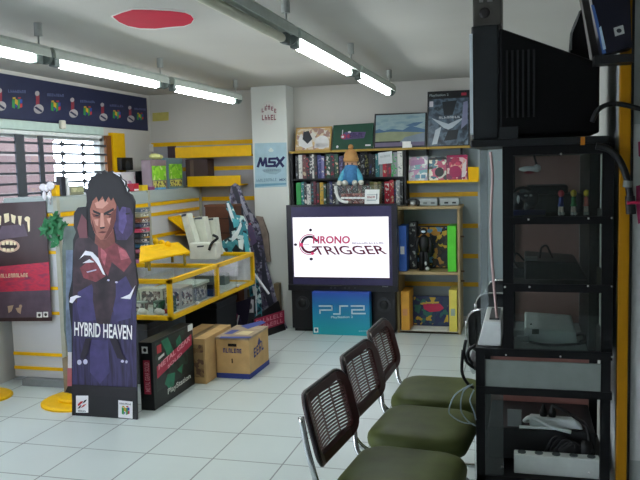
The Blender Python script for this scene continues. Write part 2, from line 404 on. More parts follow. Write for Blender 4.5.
# red leaf-shaped sign on the ceiling
def leaf(g):
    return [(113-g*1.6, 17), (122, 13.5-g*.7), (133, 10.3-g), (150, 10.5-g), (170, 11.5-g), (185, 13.3-g), (191, 16-g*.4), (193.5+g, 19.5), (191, 23.5+g*.5), (184, 26+g*.8), (170, 27+g), (155, 28.7+g), (140, 28.3+g), (128, 26+g*.9), (119, 22+g*.7)]
rs = thing('ceiling_sticker', 'red leaf-shaped sticker with white outline on the ceiling', 'sticker', at(150, 20, Z=CE-.01))
MB().prism([at(x, y, Z=CE-.006) for x, y in leaf(1.3)], (0, 0, .006)).build('border', mat('#d9d6d2', .6), rs)
MB().prism([at(x, y, Z=CE-.009) for x, y in leaf(0)], (0, 0, .003)).build('print', mat('#c81c3e', .7, 0, .05, 5, .1), rs)

# ------------------------------------------------------------------ gondola of slat panels along the window wall
GX, GY, GZ = -3.33, 4.84, 1.41
slat = mat('#c8c8cc', .5, 0, .03, 3); slat2 = mat('#a6b0ae', .5, 0, .03, 3)
go = thing('gondola_unit', 'tall grey slat panel gondola with yellow strips along the window wall', 'gondola', (-3.6, 6, 0))
B(XL+.11, GX-.02, GY+.02, GY+.04, .06, GZ).build('end_panel', slat, go)
B(GX-.02, GX, GY+.02, 7.41, .06, GZ).build('long_panel', slat, go)
B(XL+.11, GX, GY+.02, 7.41, GZ, GZ+.02).build('top_board', slat2, go)
B(XL+.11, GX+.012, GY+.005, 7.41, GZ-.09, GZ).build('fascia', slat2, go)
B(XL+.2, GX-.0, GY-.03, GY+.05, 0, .055).build('plinth', mat('#8d9296', .35, .3), go, bevel=.005)
for nm, (x, y) in (('post', (GX, GY)), ('post', (GX, 6.24)), ('post', (GX, 7.38))):
    B(x-.018, x+.018, y-.01, y+.026, 0, 1.5 if y < 5 else 1.43).build(nm, mat('#a9a99a', .45), go, bevel=.003)
B(GX-.022, GX+.022, GY-.014, GY+.03, 1.44, 1.52).build('post_cap', YEL, go, bevel=.004)
for z in (.13, .24, .56, .75, 1.02, 1.2, 1.3):
    B(XL+.11, GX-.03, GY+.012, GY+.02, z-.012, z+.012).build('strip', YEL, go)
for z in (.2, .45, 1.0, 1.205, 1.3):
    B(GX, GX+.008, GY+.04, 7.36, z-.016, z+.016).build('strip', YEL, go)

# poster on the gondola end
pY = GY-.006
po = thing('game_poster', 'dark poster of a fanged mouth with a red band on the gondola end', 'poster', at(25, 320, Y=pY))
pc = [at(-6, 203.5, Y=pY), at(45.5, 201, Y=pY), at(52, 321, Y=pY), at(-4, 321.5, Y=pY)]
MB().prism(pc[::-1], (0, .004, 0)).build('sheet', mat('#3a2426', .45, 0, .2, 7), po)
TOOTH, TOOTH2 = mat('#e8d8b0', .5), mat('#c9a48c', .5)
art(po, [(blend(['#8a3550', '#c6304a', '#7a3350'], 9, .45, (1, 1, 3)), [[(-6, 267), (49, 262), (50.5, 290), (-5, 292)]]), (mat('#5a4a58', .5, 0, .25, 9), [[(-5, 292), (50.5, 290), (52, 317), (-4, 318)], [(2, 226), (24, 224), (28, 236), (-4, 240)]]),
         (TOOTH, [[(4, 214), (9, 213), (9.5, 221), (5, 223)], [(11, 214), (16, 216), (15, 224), (12, 222)], [(18, 216), (22, 216), (21, 226), (19, 224)], [(-2, 215), (1.5, 216), (1, 225), (-2, 225)],
                  EL(27.5, 219, 2.8, 2.6), [(27, 219), (30, 219), (30, 231), (28.5, 232)]]),
         (TOOTH2, [EL(9, 246, 11, 6.5)]), (mat('#2a1416', .5), [EL(9, 246, 8.5, 3.6)]),
         (TOOTH, [R(2, 241.5, 5, 245), R(6, 241, 9, 244.5), R(10, 241, 13, 245), R(14, 242, 16, 245), R(3, 248, 6, 251), R(7, 248.5, 10, 251.5), R(11, 248, 14, 251)]),
         (mat('#e8e6e2', .5), [R(37, 312, 42.5, 317.5), R(43.5, 311.7, 48.5, 317.2)]), (mat('#3c3436', .5), [EL(39.7, 315, 1.4, 1.6), EL(46, 314.5, 1.4, 1.6)]),
         (mat('#b79a80', .5), [[(8, 306), (14, 305), (12, 311), (9, 313)], EL(21, 306, 1.6, 1.5), [(16, 308), (22, 307), (21, 314), (18, 312)]])], Y=pY)
pxmarks(po, (-4, 278), (28.5, 277), (-4, 274), 13, TOOTH, seed=4, Y=pY)
art(po, [(mat('#d9c0b8', .5), [EL(-4, 271, 4, 3.5)])], Y=pY)

# leafy green garland on the corner post
lf = MB(); rr = random.Random(3)
for i in range(150):
    px, py = rr.uniform(40, 67), rr.uniform(213, 246)
    if abs(px-54)/14+abs(py-229)/17 > 1.1: continue
    p = at(px, py, Y=4.76+rr.uniform(-.04, .04)); a = rr.uniform(0, 6.3); u = V3((math.cos(a), rr.uniform(-.4, .4), math.sin(a)))*.035; w = V3((-math.sin(a), rr.uniform(-.4, .4), math.cos(a)))*.014
    lf.add([p-u, p+w, p+u, p-w], [(0, 1, 2, 3)])
gl = thing('green_garland', 'bunch of green plastic leaves tied to the gondola corner post', 'garland', at(54, 246, Y=4.78))
lf.build('leaves', mat('#2f7a4c', .5, 0, .35, 20), gl)
MB().tube([at(56, 212, Y=4.81), at(57, 222, Y=4.8), at(55, 240, Y=4.78)], .012, 8).build('stem', mat('#2e3330', .6), gl)

# white bow on top of the post
k = MB(); c = at(47, 190, Y=4.8)
k.ball(c+V3((-.03, 0, .02)), (.035, .015, .028)); k.ball(c+V3((.03, 0, .03)), (.035, .015, .03)); k.ball(c, (.014, .014, .014)); k.ball(c+V3((-.025, 0, -.04)), (.016, .01, .035)); k.ball(c+V3((.02, 0, -.04)), (.016, .01, .03))
k.cyl(c+V3((0, .01, -.02)), V3((c.x, 4.836, 1.38)), .005)
k.solo('ribbon_bow', mat('#ece8ee', .6), 'small white ribbon bow on top of the gondola beside its yellow post cap', 'bow', smooth=True)

# yellow round display bases on the floor
def disc(cx, cy, r, label):
    t = thing('display_disc', label, 'display disc', (cx, cy, 0), 'yellow round display discs')
    MB().lathe([(r, 0), (r, .012), (r*.93, .022), (0.01, .024)], (0, 0, 0), 40).build('disc', YEL, t, local=True, smooth=False)
    MB().lathe([(r*.55, .022), (r*.55, .04), (r*.5, .05), (.01, .05)], (0, 0, 0), 36).build('step', YEL, t, local=True)
    return t
disc(-3.04, 4.545, .25, 'yellow round display base half behind the tall dark standee')
disc(-3.78, 4.50, .19, 'yellow round display base cut by the picture edge, below the fanged poster')

# ------------------------------------------------------------------ tall standee
sY = 4.262
st_ = thing('cardboard_standee', 'tall dark purple cardboard standee of a man reading HYBRID HEAVEN', 'standee', (-2.66, 4.27, 0))
outl = [(72, 415.5), (71.5, 330), (69, 306), (68.5, 296), (72, 280), (73, 250), (73, 240), (76, 232), (73.5, 226), (74, 213), (78, 207.5), (86, 206.5), (87, 200), (85.8, 192), (88, 189), (87, 184), (90, 181), (90.5, 176.5), (95, 175.5), (97, 172.5), (101, 173.5), (104, 169.8), (107.5, 172.2), (112, 170.5), (114.5, 173.8), (120, 174.5), (121.5, 178.5), (126, 181.5), (126, 185.5), (129, 189), (128.5, 192), (132, 195), (135, 202), (134, 214), (134.5, 226), (133, 234), (134.5, 250), (135, 262), (138, 283), (135.5, 300), (136.3, 350), (137.3, 420.5)]
MB().prism([at(x, y, Y=sY) for x, y in outl], (0, .012, 0)).build('board', mat('#15141a', .45), st_)
pur = blend(['#221c30', '#2f284a', '#3d3560', '#2c2444'], 9, .45, (4, 1, .4))
skin, skin2, hair = mat('#a86a5c', .5, 0, .15, 40), mat('#d29a8a', .5), mat('#17151b', .45)
shirt = blend(['#33262e', '#4a363e', '#6b404c', '#3a2a36'], 9, .45)
dmar = blend(['#241c22', '#33262e', '#43303a', '#2a2028'], 8, .45)
plum, rim = mat('#443c6c', .5, 0, .25, 14), mat('#e8e6ee', .45)
art(st_, [(pur, [[(73, 280), (136, 280), (137, 391), (72.4, 389)]]),
          (dmar, [[(73.5, 252), (76, 240), (84, 232), (96, 243), (116, 242), (134, 232), (134.6, 262), (137.5, 284), (130, 304), (120, 312), (88, 312), (73, 300)]]),
          (plum, [[(78, 292), (92, 284), (97, 300), (96, 320), (80, 322), (77, 306)], [(112, 286), (126, 276), (133, 290), (131, 318), (116, 322), (112, 304)], [(90, 340), (108, 340), (110, 372), (100, 384), (90, 372)]]),
          (dmar, [[(94, 262), (116, 262), (116, 296), (110, 324), (97, 324), (93, 300)]]),
          (mat('#823c44', .5, 0, .3, 30), [[(98, 244), (114, 242), (126, 250), (132, 262), (124, 272), (112, 262), (108, 276), (99, 262)], [(80, 268), (92, 258), (102, 262), (106, 276), (96, 282), (84, 278)]]),
          (mat('#b4606a', .5, 0, .3, 30), [[(118, 246), (126, 251), (130, 258), (121, 260)], [(101, 246), (107, 254), (105, 266), (101, 258)]]),
          (mat('#403058', .5, 0, .3, 25), [[(117, 206), (128, 202), (133.4, 210), (133, 232), (127, 240), (117, 240), (114, 226)]]),
          (mat('#5a4c84', .5, 0, .3, 25), [[(119, 208), (126, 206), (127, 222), (123, 234), (119, 230)]]),
          (hair, [[(115, 196), (126, 192), (133.8, 203), (133.8, 216), (130.5, 208), (120, 206)], [(74.5, 228), (74.6, 214), (79, 208.5), (87, 208), (88, 222), (82, 214), (78, 228)], [(126, 213), (130, 212.5), (130, 214.2), (126, 214.6)]]),
          (mat('#74444c', .5), [[(77.5, 228), (82, 214), (87, 220), (88, 238), (80, 238)]]),
          (mat('#7c463e', .5, 0, .15, 40), [[(96, 232), (114, 229), (115.5, 243), (104, 250), (95, 243)]]),
          (skin, [[(90, 203), (94, 196), (104, 193), (113, 196), (116.8, 205), (116, 220), (112.5, 231.5), (107, 239), (101, 239.8), (95, 233), (91.3, 222)]]),
          (mat('#6e3a34', .5), [[(109, 216), (116.4, 208), (115.8, 221), (112.3, 231), (107, 238.6), (104, 239), (108, 231), (111, 224)], [(92, 213), (101, 215.5), (100, 218.2), (94, 217)], [(91.4, 216), (94, 224), (97, 234), (93.5, 230)]]),
          (skin2, [[(101, 213), (103.6, 213), (105, 226.5), (100.6, 227.5)], [(95, 203), (104, 199), (109, 203), (103, 208.5), (97, 208)], [(94.6, 219.5), (99, 219), (98.4, 226), (96.2, 225)], [(107, 218.5), (111.6, 217.5), (109.8, 224.5)]]),
          (hair, [[(87.5, 207), (86.8, 192), (91, 180), (97, 175), (100, 177), (104, 172), (107, 176), (112, 173), (115, 177), (120, 178), (121, 182), (125, 186), (125, 190), (127, 196), (120, 212), (117.6, 203), (114, 197), (111.5, 201), (109, 196.5), (105.5, 202.5), (103, 196), (99, 202), (97, 196.5), (93, 201), (90.6, 209)]]),
          (hair, [[(93, 209.6), (101.2, 213), (100.8, 215.3), (94, 212.4)], [(104.2, 213), (114.2, 207.8), (114.2, 210.4), (104.8, 215.4)], EL(97.6, 215.4, 2.2, .8), EL(109.2, 214.4, 2.3, .8), [(99.8, 227.3), (105.8, 226.6), (104.6, 228.4), (101, 228.8)]]),
          (mat('#5a2626', .5), [[(98.2, 232.4), (102.6, 231), (108, 231.8), (103.4, 233.2)]]), (mat('#b06a60', .5), [[(99.5, 233.4), (107, 233), (103.2, 235.6)]]),
          (rim, [[(113.5, 171.6), (120.3, 175.2), (120.6, 176.8), (113.8, 172.8)], [(121.6, 178.4), (125.8, 182), (125.4, 185.6), (124.8, 182.8)], [(126.4, 186), (128.8, 189.4), (128, 192), (127.4, 189.6)]]),
          (rim, [[(80, 259), (86, 250.5), (93, 252), (99, 258), (103, 268), (106, 275), (103.5, 274), (98, 264), (91, 255.5), (85, 255)], [(83, 263), (90, 259), (95, 262), (90, 262.5)], [(70, 302), (71, 297), (77, 295), (82, 296.5), (77, 298), (73, 303)], [(121, 298), (130, 294), (136, 285), (131, 299)]]),
          (mat('#c8c4dc', .4), [[(87, 271.5), (97, 269), (97, 270.2), (88, 272.6)], EL(109, 280, 1.3, 1), EL(117, 282, 1.4, 1), EL(80, 362, 2.2, 2.6), EL(86, 361.5, 2.2, 2.6), EL(123, 361, 1.6, 1.4), EL(127, 361.5, 1.2, 1.6)]),
          (mat('#241c2c', .5), [[(86, 338), (92, 338), (88, 354), (84, 360), (81, 357)], [(110, 338), (118, 338), (122, 352), (127, 360), (118, 358)]]),
          (mat('#1d191f', .5), [[(72.5, 384), (137, 387), (137.2, 398), (72.3, 394)]])], Y=sY, step=.0003)
pxletters(st_, 'HYBRID HEAVEN', (75, 335.5), (132.6, 339.5), (75, 321.5), mat('#f2f0f2', .4), .0085, .02, name='lettering', Y=sY)
WH = mat('#ebe8ea', .5)
art(st_, [(WH, [R(76.2, 395.5, 88.5, 412.5), [(118.5, 417.3), (132.8, 418.6), (132.8, 401.5), (118.5, 400)]]),
          (mat('#b52a2e', .5), [[(78, 404), (81, 401.2), (84, 401), (81, 404.2), (78.5, 406)], [(80.5, 408), (84, 404.5), (87, 403.5), (84, 406.5)]]), (BLACK, [[(82.5, 403.5), (85, 400), (87.3, 399.3), (85.5, 402)], [(77.8, 408.6), (80, 405.5), (82, 405), (80, 408)]])], 'logo', .003, Y=sY)
nlogo(125.8, 410.3, 3.9, dict(Y=sY-.003), st_)
pxmarks(st_, (78.5, 411.5), (86.5, 411.8), (78.5, 410), 6, BLACK, .0045, seed=2, Y=sY)
pxmarks(st_, (120, 404), (131.5, 405), (120, 402.4), 9, mat('#33343c', .5), .0045, seed=3, Y=sY)
k = MB(); k.hexa([(-2.7, 4.274, .0), (-2.62, 4.274, 0), (-2.62, 4.50, 0), (-2.7, 4.50, 0), (-2.67, 4.274, .9), (-2.65, 4.274, .9), (-2.65, 4.285, .9), (-2.67, 4.285, .9)]); k.build('easel_strut', mat('#8a7a62', .7), st_)

# slim second cutout behind it: a leg with a shoe shows past the edge
s2 = 4.55
t = thing('figure_cutout', 'narrow cardboard cutout of a figure with a pink stocking behind the tall standee', 'standee', at(70, 392, Y=s2))
o2 = [(65.5, 392), (68, 386), (68, 350), (64, 330), (63, 290), (62, 250), (64, 228), (66, 226), (80, 226), (82, 300), (78, 391), (70, 394.5)]
MB().prism([V3((p.x, p.y, max(p.z, .0508))) for p in (at(x, y, Y=s2) for x, y in o2)], (0, .01, 0)).build('board', mat('#5d6a64', .5, 0, .3, 12), t)
art(t, [(mat('#6c7a90', .5, 0, .3, 14), [[(66, 250), (78, 250), (76, 355), (68, 355), (66, 330)]]), (mat('#d8d4d8', .5), [R(68, 352, 73, 368)]), (mat('#b0606a', .5), [[(67.5, 368), (73, 368), (72.5, 386), (67.5, 386)]]), (BLACK, [[(65.5, 391.5), (68, 386), (73, 386), (72, 393.5)]])], Y=s2)
B(-3.16, -3.12, 4.56, 4.66, .051, .3).build('easel_strut', mat('#8a7a62', .7), t)

# ------------------------------------------------------------------ glass display case
cx0, cx1, cy0, cy1, cz0, cz1 = -3.308, -2.45, 4.87, 6.62, .525, .825
e = .034; mid = 5.75
dc = thing('display_case', 'glass display case framed in bright yellow along the gondola', 'display case', (-2.9, 5.7, cz0))
for z0, z1, nm in ((cz0, cz0+e, 'bottom_frame'), (cz1-e, cz1, 'top_frame')):
    k = MB(); k.box(cx0, cx1, cy0, cy0+e, z0, z1); k.box(cx0, cx1, cy1-e, cy1, z0, z1); k.box(cx1-e, cx1, cy0, cy1, z0, z1); k.box(cx0, cx0+e, cy0, cy1, z0, z1)
    if nm == 'top_frame': k.box(cx0, cx1, mid-e/2, mid+e/2, z0, z1)
    k.build(nm, YEL, dc, bevel=.003)
for x in (cx0+e/2, cx1-e/2):
    for y in (cy0+e/2, mid, cy1-e/2): B(x-e/2, x+e/2, y-e/2, y+e/2, cz0, cz1).build('upright', YEL, dc, bevel=.003)
B(cx0+.01, cx1-.01, cy0+.01, cy1-.01, cz0+.01, cz0+.022).build('deck', mat('#c6cecc', .4), dc)
gm = clear('#fbfdfc', .08, .02, 'case_glass')
B(cx0+e, cx1-e, cy0+.012, cy0+.017, cz0+e, cz1-e).build('front_pane', gm, dc)
B(cx0+e, cx1-e, cy1-.022, cy1-.012, cz0+e, cz1-e).build('end_panel', mat('#e6e2ee', .5), dc)
for y0, y1 in ((cy0+e, mid-e/2), (mid+e/2, cy1-e)):
    ym = (y0+y1)/2
    B(cx0+e, cx1-e, y0, y1, cz1-.016, cz1-.01).build('top_pane', gm, dc)
    for i, (a, b) in enumerate(((y0, ym+.03), (ym-.03, y1))):
        p = B(cx1-.02+i*.008, cx1-.016+i*.008, a, b, cz0+e, cz1-e).build('sliding_pane', gm, dc)
        if i == 0:
            q = MB(); q.ball((cx1+.002, ym-.01, cz0+e+.02), (.016, .02, .014), 10); q.build('lock', WHITE, p, smooth=True)
B(cx0+.035, cx0+.04, cy0+e, cy1-e, cz0+e, cz1-e).build('back_panel', mat('#dcdce8', .5), dc)
B(cx0+.1, cx1-.12, mid+.02, cy1-.05, cz0+.16, cz0+.166).build('glass_shelf', gm, dc)
# goods in the case
def goods(x, y, w, d, h, col, label, cat='game box', prints=None, name='game_box', z=cz0+.0225):
    t = thing(name, label, cat, (x, y, z), 'goods inside the yellow framed case')
    B(x-w/2, x+w/2, y-d/2, y+d/2, z, z+h).build('carton', mat(col, .45), t, bevel=.002)
    if prints: 
        k = MB(); k.flat([(x-w*.4, y-d/2-.0012, z+h*.15), (x+w*.4, y-d/2-.0012, z+h*.15), (x+w*.4, y-d/2-.0012, z+h*.85), (x-w*.4, y-d/2-.0012, z+h*.85)])
        k.flat([(x+w/2+.0012, y-d*.4, z+h*.15), (x+w/2+.0012, y+d*.4, z+h*.15), (x+w/2+.0012, y+d*.4, z+h*.85), (x+w/2+.0012, y-d*.4, z+h*.85)])
        k.build('print', prints, t)
    return t
p1 = collage(['#3a3434', '#8a7a70', '#cfc8bc', '#5a3c34'], 30); p2 = collage(['#2d6a4c', '#9fc0a8', '#1f3a34'], 28)
goods(-2.8, 5.28, .2, .1, .15, '#c9c8b4', 'cream boxed handheld standing behind the front glass of the case', prints=p1, name='handheld_box')
goods(-3.0, 5.30, .16, .1, .13, '#b8c0a8', 'pale green boxed handheld at the far corner of the case front', prints=p2, name='handheld_box')
goods(-2.64, 5.05, .07, .06, .09, '#2b5e46', 'small dark green pack by the corner of the case', prints=p2, name='cartridge_pack')
goods(-2.79, 5.06, .08, .06, .08, '#8d9a90', 'small grey pack in the middle of the case front', prints=p1, name='cartridge_pack')
goods(-2.9, 5.02, .08, .06, .095, '#3f7a58', 'small green pack furthest from the case corner', prints=p2, name='cartridge_pack')
for i, (x, y) in enumerate(((-2.73, 4.95), (-2.6, 4.96))):
    k = MB(); k.ball((x, y, cz0+.048), (.035, .03, .026), 12); k.ball((x+.03, y, cz0+.044), (.02, .02, .02), 10)
    k.solo('white_gamepad', mat('#d8dcd8', .4), ('white rounded gamepad lying at the front glass of the case', 'white rounded gamepad lying against the yellow corner of the case')[i], 'gamepad', 'goods inside the yellow framed case', smooth=True)
goods(-2.55, 5.1, .03, .05, .12, '#22382e', 'slim dark green case standing just inside the side glass', name='game_case')
goods(-2.6, 5.3, .14, .22, .16, '#b3aca6', 'grey printed carton behind the side glass near the lock', prints=collage(['#c8bfb4', '#7a5a50', '#3c3438', '#d8d4cc'], 26))
goods(-2.62, 5.56, .17, .28, .13, '#8a8c8a', 'grey speckled carton under the black box in the case', prints=collage(['#8a8684', '#c8c8c4', '#4c4a4c'], 34))
goods(-2.62, 5.57, .2, .3, .022, '#c4d0ca', 'thin pale carton lying on the speckled one in the case', z=cz0+.153)
goods(-2.57, 5.03, .05, .04, .03, '#a0262c', 'tiny red item at the side glass of the case', name='small_toy', cat='toy')
goods(-2.57, 5.83, .12, .14, .1, '#1d2226', 'black boxed item next to the middle upright of the case')
goods(-2.8, 6.1, .3, .24, .05, '#5d6668', 'flat grey console in the far half of the case', name='game_console', cat='console')
goods(-2.8, 6.42, .3, .12, .1, '#7b8a88', 'grey green box at the far end of the case')

# things standing on the case
tz = cz1+.001
ty = thing('slanted_tray', 'yellow sloping display tray lying on the glass case', 'tray', (-2.95, 5.55, tz))
f0, f1 = at(139, 262, Y=5.2), at(190, 251.5, Y=5.68)
bk0, bk1 = at(140.5, 246, Y=5.42), at(178, 242, Y=5.9)
k = MB(); n = V3((0, 0, -.012)); k.add([f0, f1, bk1, bk0, f0+n, f1+n, bk1+n, bk0+n], [(0, 1, 2, 3), (7, 6, 5, 4), (0, 4, 5, 1), (1, 5, 6, 2), (2, 6, 7, 3), (3, 7, 4, 0)]); k.build('plate', YEL, ty)
for fr in (.15, .85):
    k = MB(); p = f0.lerp(f1, fr); k.box(p.x-.008, p.x+.008, p.y+.02, p.y+.04, tz, p.z-.005)
    k.build('foot', mat('#8f7a1c', .5), ty); k = MB()
    p = bk0.lerp(bk1, fr); k.box(p.x-.008, p.x+.008, p.y-.03, p.y-.01, tz, p.z-.012); k.build('foot', mat('#8f7a1c', .5), ty)
p = bk0.lerp(bk1, .55); k = MB()
for i in range(3): k.ball(p+V3((-.07+i*.055, .03, .015-.012*i)), (.03, .02, .03), 10)
k.build('clip', YEL, ty, smooth=True)
# yellow wall tray on the gondola face
k = MB(); X0 = GX+.01
a_, b_ = at(168, 217, X=X0), at(183, 217, X=X0)
t = thing('slat_tray', 'small yellow tray hooked on the gondola face above the glass case', 'tray', a_)
k.hexa([(X0, a_.y, a_.z-.02), (X0+.16, a_.y, a_.z-.13), (X0+.16, a_.y+.5, a_.z-.13), (X0, a_.y+.5, a_.z-.02), (X0, a_.y, a_.z), (X0+.16, a_.y, a_.z-.11), (X0+.16, a_.y+.5, a_.z-.11), (X0, a_.y+.5, a_.z)]); k.build('plate', YEL, t)
B(X0+.155, X0+.17, a_.y, a_.y+.5, a_.z-.135, a_.z-.06).build('lip', YEL, t)
t = thing('slat_tray', 'second yellow tray on the gondola face, behind the white file holders', 'tray', (X0+.08, 6.95, .97))
B(X0, X0+.2, 6.75, 7.35, .97, .985).build('plate', YEL, t); B(X0+.195, X0+.21, 6.75, 7.35, .97, 1.04).build('lip', YEL, t)
# yellow bracket beside the standee
t = thing('slat_tray', 'yellow tray end showing between green garland and the standee', 'tray', at(72, 246, X=GX+.01))
a_ = at(72, 236, X=GX+.03)
B(GX+.01, GX+.2, a_.y, a_.y+.35, a_.z-.01, a_.z+.005).build('plate', YEL, t)
B(GX+.19, GX+.205, a_.y, a_.y+.35, a_.z-.04, a_.z+.06).build('lip', YEL, t)

# white file holders
fh = mat('#ced0c2', .5)
def holder(q, y, d, lean, label):
    t = thing('file_holder', label, 'file holder', at(q[0][0], q[0][1], Y=y), 'white file holders on the case')
    P = [at(px, py, Y=y) for px, py in q]
    P[0].z = P[1].z = tz+.0005
    k = MB(); D = V3((.0, d, 0)); n = len(P)
    k.prism(P, D); k.build('shell', fh, t, bevel=.004)
    c = (P[0]+P[1])/2
    k = MB(); P2 = [P[-1].lerp(P[-2], .15), P[-1].lerp(P[-2], .85)]; k.prism([P2[0]+V3((0, -.002, 0)), P2[1]+V3((0, -.002, 0)), P2[1]+V3((0, -.002, -.018)), P2[0]+V3((0, -.002, -.018))], (0, .003, 0)); k.build('rim', mat('#4a4c58', .5), t)
    return t
holder([(192, 252), (200.5, 251.5), (187, 213.5), (180.5, 215)], 6.1, .1, 0, 'white file holder tilted against the row of its neighbours')
holder([(201, 250), (211, 249.5), (203.5, 217), (193, 217.5)], 6.22, .1, 0, 'wide white file holder in the middle of the three')
holder([(211.5, 248.5), (219, 248), (214.5, 218), (205.5, 218.5)], 6.34, .1, 0, 'white file holder closest to the robot cutouts')
# white console with black buttons in front of the holders
t = thing('game_console', 'white console lying with a black cable on the far end of the case', 'console', (-2.62, 6.42, tz))
_a, _b = at(189, 250, Y=5.98), at(216, 250, Y=5.98)
B(_a.x, _b.x, 5.98, 6.09, tz, at(200, 243, Y=5.98).z).build('body', mat('#d6d8ce', .45), t, bevel=.012)
art(t, [(DARKGREY, [[(197, 246), (204, 245.4), (203.6, 247), (197.2, 247.5)]])], 'slot', Y=5.98)
k = MB(); k.tube(smoothpath([at(213, 235, Y=5.97), at(217.5, 238, Y=5.96), at(212, 243, Y=5.965), at(209, 250, Y=5.965)]), .012, 8); k.build('cable', BLACK, t, smooth=True)

# brown crate behind
t = thing('brown_crate', 'dark brown box standing behind the file holders', 'box', (-2.62, 6.66, 0))
k0, k1 = at(205, 207, Y=6.76), at(235, 207, Y=6.76)
B(k0.x, k1.x, 6.76, 6.92, 0, k0.z).build('body', mat('#5a3422', .6, 0, .15, 12), t)
for z in (k0.z-.12, k0.z-.26): B(k0.x-.004, k1.x+.004, 6.754, 6.76, z, z+.012).build('groove', mat('#3c2014', .6), t)
B(k0.x-.006, k1.x+.006, 6.752, 6.926, k0.z, k0.z+.02).build('lid', mat('#6b4330', .6), t)

# game cases hanging in a column on the gondola, beside the standee
cols = ['#5a6a78', '#9a9a88', '#7a4a3a', '#3a3c58', '#c8486a', '#27303c', '#4a4a52', '#2f5a78', '#a8647a', '#2d2f3a', '#b87ab0']
nm = ['slate', 'beige', 'brown', 'indigo', 'rose', 'dark blue', 'charcoal', 'steel blue', 'mauve', 'black', 'lilac']
for i, c in enumerate(cols):
    y0 = 207+i*5.0
    P = at(140.5, y0+4.3, X=GX+.09); 
    t = thing('hanging_pack', nm[i]+' game pack of the column hooked beside the tall standee', 'game pack', P, 'game packs hooked on the gondola')
    B(GX+.008, GX+.17, P.y-.15, P.y+.02, P.z, P.z+.032).build('pack', mat(c, .4), t, bevel=.002)
    B(GX+.1705, GX+.1715, P.y-.13, P.y-.01, P.z+.006, P.z+.026).build('print', collage([c, '#d8d4d0', '#30303a'], 40, seed=i*3.1), t)

# ------------------------------------------------------------------ things on the gondola top
gz = GZ+.0215
def gbox(px0, px1, py0, col, label, pr=None, x=-3.42, d=.1, name='game_box', cat='game box', band=None):
    a = at(px0, 190, X=x); b = at(px1, 190, X=x); top = at((px0+px1)/2, py0, X=x).z
    t = thing(name, label, cat, (x-d/2, (a.y+b.y)/2, gz), 'boxes on top of the gondola')
    B(x-d, x, a.y, b.y, gz, top).build('carton', mat(col, .45), t, bevel=.002)
    h = top-gz; Wd = b.y-a.y
    if pr:
        k = MB(); k.flat([(x+.0015, a.y+Wd*.05, gz+h*.31), (x+.0015, b.y-Wd*.05, gz+h*.31), (x+.0015, b.y-Wd*.05, gz+h*.8), (x+.0015, a.y+Wd*.05, gz+h*.8)]); k.build('print', pr, t)
    if band:
        k = MB(); k.flat([(x+.002, a.y+Wd*.1, gz+h*.06), (x+.002, b.y-Wd*.1, gz+h*.06), (x+.002, b.y-Wd*.1, gz+h*.28), (x+.002, a.y+Wd*.1, gz+h*.28)]); k.build('band', band, t)
    return t
gpr = collage(['#8cd832', '#a8e848', '#6cb83a', '#d8f09a', '#8cd832'], 14); bnd = collage(['#e0d878', '#3a2c3c', '#d8d070'], 40)
gbox(152, 167.5, 160, '#8e7a82', 'green panelled game box on the gondola, nearer the window', gpr, band=bnd)
gbox(169, 183.5, 158, '#6e8a92', 'wider green panelled game box on the gondola, nearer the yellow shelves', gpr, -3.42, .09, band=bnd)
k = MB(); p = at(160, 158.5, X=-3.44)
k.ball((p.x, p.y-.1, p.z+.02), (.05, .09, .03), 10)
k.ball((p.x, p.y-.02, p.z+.015), (.035, .06, .025), 10)
k.solo('paper_roll', mat('#d8d890', .5), 'pale yellow paper crumple on the green game box near the window', 'paper', smooth=False)
gbox(133.5, 139, 183.5, '#b8263a', 'small red carton with a white foot on the gondola', None, -3.36, .06, 'small_carton', 'carton', band=mat('#eeeae8', .5))
gbox(142.5, 148, 185, '#e0bc20', 'small yellow carton on the gondola top', None, -3.36, .06, 'small_carton', 'carton')
gbox(150, 155, 186.5, '#8a4a7a', 'small violet carton on the gondola between yellow and green ones', None, -3.36, .06, 'small_carton', 'carton')
gbox(158, 166, 187.5, '#6ab0dc', 'low light blue carton in front of the green boxes', None, -3.342, .05, 'small_carton', 'carton')
gbox(169, 178, 188.3, '#4a94c8', 'low mid blue carton in front of the wider green box', None, -3.345, .05, 'small_carton', 'carton')
gbox(178.5, 183.5, 188.5, '#c0c8b8', 'low pale carton at the end of the gondola top', None, -3.345, .05, 'small_carton', 'carton')
gbox(138, 149, 171, '#17181c', 'black boxed device behind the small red carton', None, -3.62, .14, 'black_device', 'device')
gbox(122, 136, 172, '#d8d0d4', 'white carton behind the head of the standee', collage(['#d8d0d4', '#b080a0', '#d8d4d4'], 12), -3.62, .1)
gbox(62, 66, 176, '#23242c', 'slim black case behind the yellow post cap', None, -3.44, .05, 'game_case', 'game case')
gbox(67, 69.5, 177, '#e2e2e4', 'slim white case behind the yellow post cap', None, -3.44, .05, 'game_case', 'game case')
t = gbox(70.5, 84, 186, '#8a8a70', 'small framed picture leaning on the window side of the gondola', collage(['#c8c49a', '#a8a880', '#d8d4b0'], 10), -3.5, .03, 'small_picture', 'picture')
